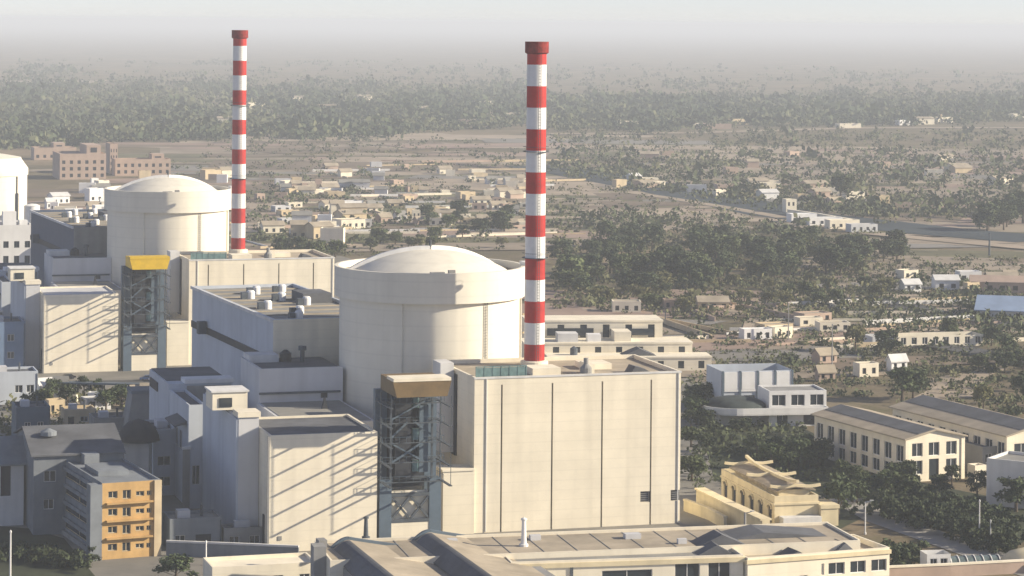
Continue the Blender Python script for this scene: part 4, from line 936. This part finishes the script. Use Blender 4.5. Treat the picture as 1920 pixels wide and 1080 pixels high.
GR = [([(1040,500),(1150,452),(1290,455),(1460,462),(1560,455),(1700,485),(1640,520),(1420,535),(1240,550),(1060,560)], 105, (6,11.5), 'dark tree of the grove right of the near chimney', 'trees of the grove', (0,0,1,2,2,4)),
      ([(1060,560),(1300,520),(1600,510),(1700,540),(1660,585),(1200,590)], 46, (3.5,7), 'low olive tree at the near edge of the grove', 'trees at the edge of the grove', (3,1,4,3)),
      ([(1840,420),(1930,390),(1930,430),(1850,440)], 12, (9,15), 'tall dark tree of the clump at the right edge', 'clump at the right edge', (0,2)),
      ([(1330,880),(1420,850),(1560,870),(1560,880),(1380,890)], 12, (4,6.5), 'dark tree between the pavilion and the temple building', 'trees below the pavilion', (0,2)),
      ([(1340,810),(1400,800),(1440,830),(1350,850)], 6, (2.4,3.4), 'dark tree under the curved balcony', 'trees under the balcony', (0,2)),
      ([(1570,890),(1690,905),(1800,930),(1700,945),(1580,945)], 18, (3.5,6), 'dark bushy tree in the garden before the six windowed hall', 'garden trees before the hall', (0,0,4,2)),
      ([(1290,740),(1335,760),(1335,930),(1295,900)], 12, (4,7), 'dark tree beside the right edge of the tall cream block', 'trees beside the cream block', (0,1,2)),
      ([(50,745),(360,735),(340,775),(60,775)], 16, (3.5,6), 'small dark tree beside the far plant road', 'trees by the far plant road', (0,2,4)),
      ([(500,480),(560,470),(640,480),(600,492)], 8, (6,9), 'dark tree right of the far chimney foot', 'trees by the far chimney', (0,1,2)),
      ([(1750,620),(1930,650),(1930,760),(1830,720)], 14, (4,7), 'dark tree in the hollow at the right edge', 'trees in the right hollow', (0,1,2)),
      ([(760,420),(980,400),(980,450),(800,450)], 12, (6,10), 'dark tree before the field strips left of the near chimney', 'trees left of the near chimney', (0,1,4)),
      ([(640,470),(700,455),(900,455),(960,470)], 10, (5,8), 'olive tree just behind the near dome', 'trees behind the near dome', (1,3,4))]
for P, n, hr, lb, g, ks in GR:
    for k in range(n):
        x, y = pick(P); tree(x, y, random.uniform(*hr), lb, g, random.choice(ks), random.uniform(1.0, 1.4))
def hedge(name, label, px, wd, ht, n, m):
    pts = [gnd(*q) for q in px]; rg = np.random.default_rng(len(label)); cs = []; L_ = [(b-a).length for a, b in zip(pts[:-1], pts[1:])]
    T = thing(name, label, 'hedge', pts[0])
    for k in range(n):
        i = int(rg.choice(len(L_), p=np.array(L_)/sum(L_))); t = rg.random(); q = pts[i].lerp(pts[i+1], t)-pts[0]
        cs.append((q.x+rg.normal()*wd/3, q.y+rg.normal()*wd/3, .5+rg.random()*(ht-.6)))
    o = bpy.data.objects.new('foliage', quad_mesh('foliage', leaf_cloud(cs, [.9]*n, 30, .4, rg), m)); COL.objects.link(o); o.parent = T
    for k in range(0, n, 40): MB().bar((cs[k][0],cs[k][1],0), cs[k], .1).build('stem', M_BARK, T)
hedge('hedge', 'broad dark hedge on the bank above the service road', [(1640,960),(1720,980),(1810,1008),(1910,1040)], 9, 4.5, 420, M_LEAF[0])
hedge('hedge', 'dark hedge along the top of the bank below the halls', [(1700,935),(1790,958),(1900,992)], 5, 3.2, 220, M_LEAF[0])
hedge('hedge', 'round dark bush mass between office wing and glass tunnel', [(1672,1062),(1722,1056)], 4, 4.2, 70, M_LEAF[0])
hedge('hedge', 'strip of dark planting along the lawn at lower left', [(-10,1046),(80,1050),(150,1066)], 6, 2.5, 160, M_LEAF[0])
# ------------------------------------------------------------------ scrub and far forest: nobody could count these
def scatter_px(n, P, hmin, hmax, nq, rg, qs, dens=None):
    vs = []
    for k in range(n):
        x, y = pick(P); p = gnd(x, y); h = random.uniform(hmin, hmax)*(1.6 if random.random() < .1 else 1)
        c = np.array([p.x, p.y, h*.45])
        off = rg.normal(size=(nq, 3))*np.array([h*.42, h*.42, h*.26]); off[:, 2] = np.clip(off[:, 2], -h*.4, h)
        q = c+off; a = rg.normal(size=(nq, 3)); a /= np.linalg.norm(a, axis=1)[:, None]; b = rg.normal(size=(nq, 3)); b = np.cross(a, b); b /= np.linalg.norm(b, axis=1)[:, None]
        s = h*qs*(.6+.8*rg.random((nq, 1)))
        vs.append(np.stack([q-a*s, q-b*s*.7, q+a*s, q+b*s*.7], 1).reshape(-1, 3))
    return np.concatenate(vs)
def clumpy(n, P, nc, spread, *a):
    vs = []
    for q in range(nc):
        x, y = pick(P); sx = spread*random.uniform(.5, 1.6); sy = sx*.16
        vs.append(scatter_px(max(1, n//nc), [(x-sx,y),(x-sx*.4,y-sy),(x+sx*.6,y-sy*.8),(x+sx,y),(x+sx*.3,y+sy),(x-sx*.5,y+sy*.8)], *a))
    return np.concatenate(vs)
def stuff(name, label, cat, v, m):
    o = bpy.data.objects.new(name, quad_mesh(name, v, m)); COL.objects.link(o); tag(o, label, cat, kind='stuff')
rg = np.random.default_rng(5)
def scatter_rows(n, P, hmin, hmax, nq, rg, qs, per=7):
    """hedgerows: short lines of bushes lying mostly across the view, between the plots"""
    vs = []
    for k in range(n//per):
        x, y = pick(P); p = gnd(x, y); a = random.gauss(.08, .22); L_ = random.uniform(10, 60)*p.y/1300; m_ = random.randint(3, per+4)
        for j in range(m_):
            t = random.uniform(-1, 1)*L_; h = random.uniform(hmin, hmax); c = np.array([p.x+t*math.cos(a)+random.gauss(0, 1.5), p.y+t*math.sin(a)+random.gauss(0, 2), h*.4])
            q = c+rg.normal(size=(nq, 3))*np.array([h*.5, h*.5, h*.24]); q[:, 2] = np.clip(q[:, 2], .1, h)
            A = rg.normal(size=(nq, 3)); A /= np.linalg.norm(A, axis=1)[:, None]; B = np.cross(A, rg.normal(size=(nq, 3))); B /= np.linalg.norm(B, axis=1)[:, None]
            s = h*qs*(.6+.8*rg.random((nq, 1))); vs.append(np.stack([q-A*s, q-B*s*.7, q+A*s, q+B*s*.7], 1).reshape(-1, 3))
    return np.concatenate(vs)
PR = [(1030,250),(1925,245),(1925,420),(1700,420),(1450,395),(1030,330)]; PM = [(1030,560),(1660,500),(1925,470),(1925,700),(1500,700),(1290,690),(1290,600)]
PL = [(300,262),(985,262),(985,470),(640,485),(470,480),(470,330)]
sv1 = [scatter_px(420, PR, 3, 8, 22, rg, .2), scatter_rows(300, PR, 2.5, 6, 18, rg, .22), scatter_px(150, PM, 1.2, 3.4, 20, rg, .2), scatter_rows(500, PM, 1, 2.6, 18, rg, .24),
       scatter_px(110, PL, 2, 5, 18, rg, .22), scatter_rows(480, PL, 1.5, 4, 16, rg, .24), scatter_px(260, [(1290,700),(1500,780),(1560,900),(1300,930)], .8, 2.2, 16, rg, .25)]
sv1 += [scatter_rows(180, [(1030,298),(1230,334),(1480,386),(1640,406),(1640,412),(1480,394),(1220,342),(1030,305)], 2, 4.5, 16, rg, .24, per=4), scatter_rows(160, [(1500,690),(1925,660),(1925,800),(1850,760),(1520,745)], 1, 2.6, 18, rg, .24),
        scatter_px(260, [(1640,520),(1760,500),(1925,560),(1925,640),(1700,650),(1600,600)], 1.4, 4, 20, rg, .2), scatter_px(160, [(1040,395),(1400,412),(1560,440),(1400,450),(1150,440),(1040,430)], 2, 5, 20, rg, .2)]
sv2 = [scatter_px(380, PR, 2, 6, 18, rg, .22), scatter_rows(300, PR, 2, 5, 18, rg, .24), scatter_rows(220, [(1300,690),(1500,680),(1925,650),(1925,790),(1520,750),(1340,740)], .8, 2.2, 18, rg, .26), scatter_rows(700, PM, .8, 2.4, 16, rg, .26), scatter_rows(600, PL, 1.2, 3.2, 14, rg, .26),
       scatter_px(900, [(1040,450),(1300,440),(1700,470),(1660,600),(1300,600),(1040,580)], 1.2, 3.4, 18, rg, .24), scatter_px(300, [(1030,330),(1480,420),(1650,440),(1500,470),(1030,460)], 1.5, 3.5, 14, rg, .26), scatter_px(260, [(0,740),(330,735),(330,800),(0,830)], .8, 2.2, 14, rg, .25)]
stuff('scrub', 'dark green scrub dotted over the dry plain', 'scrub', np.concatenate(sv1), mat('scrub_leaf', (.095,.11,.05), .9, .5, .02, col2=(.05,.065,.03)))
stuff('dry_scrub', 'olive and straw coloured scrub between the fields', 'scrub', np.concatenate(sv2), mat('dry_scrub_leaf', (.16,.155,.075), .9, .5, .02, col2=(.085,.095,.045)))
FL = [(-20,160),(980,165),(985,240),(560,262),(300,262),(-20,285)]; FR = [(980,182),(1400,185),(1930,178),(1930,228),(1480,240),(1030,248)]
fv = [scatter_px(800, FL, 5, 10, 16, rg, .22), clumpy(2000, FL, 70, 55, 5, 12, 18, rg, .2), scatter_px(600, FR, 5, 10, 16, rg, .22), clumpy(1500, FR, 55, 55, 5, 12, 18, rg, .2), clumpy(240, [(-20,112),(1000,118),(1930,140),(1930,178),(980,172),(-20,152)], 16, 60, 6, 11, 12, rg, .25), scatter_px(220, [(-20,112),(1000,118),(1930,140),(1930,178),(980,172),(-20,152)], 5, 10, 10, rg, .3)]
fv2 = [scatter_px(2600, FL, 4, 9, 14, rg, .25), scatter_px(2000, FR, 4, 9, 14, rg, .25), scatter_rows(500, [(-20,112),(1000,118),(1930,140),(1930,178),(980,172),(-20,152)], 4, 9, 10, rg, .3)]
stuff('far_forest', 'hazy dark green forest belt on the plain below the horizon', 'forest', np.concatenate(fv), mat('forest_leaf', (.065,.085,.04), .9, .5, .004, col2=(.035,.05,.025)))
stuff('far_brush', 'paler brush between the trees of the far forest belt', 'brush', np.concatenate(fv2), mat('forest_brush', (.135,.14,.07), .9, .5, .004, col2=(.075,.085,.045)))
# ------------------------------------------------------------------ haze: even pale air round everything
hz = MB().box(-17000, -400, -1, 17000, 40000, 108).build('haze', bpy.data.materials.new('haze_air'))
hm = hz.data.materials[0]; hm.use_nodes = True; hn = hm.node_tree; hn.nodes.clear()
ho = hn.nodes.new('ShaderNodeOutputMaterial'); hv = hn.nodes.new('ShaderNodeVolumePrincipled')
hv.inputs['Color'].default_value = (.90, .95, 1.0, 1); hv.inputs['Density'].default_value = 1.6e-4; hv.inputs['Anisotropy'].default_value = 0.0
hn.links.new(hv.outputs[0], ho.inputs['Volume']); tag(hz, 'pale haze in the air over the whole plain', 'haze', kind='stuff')
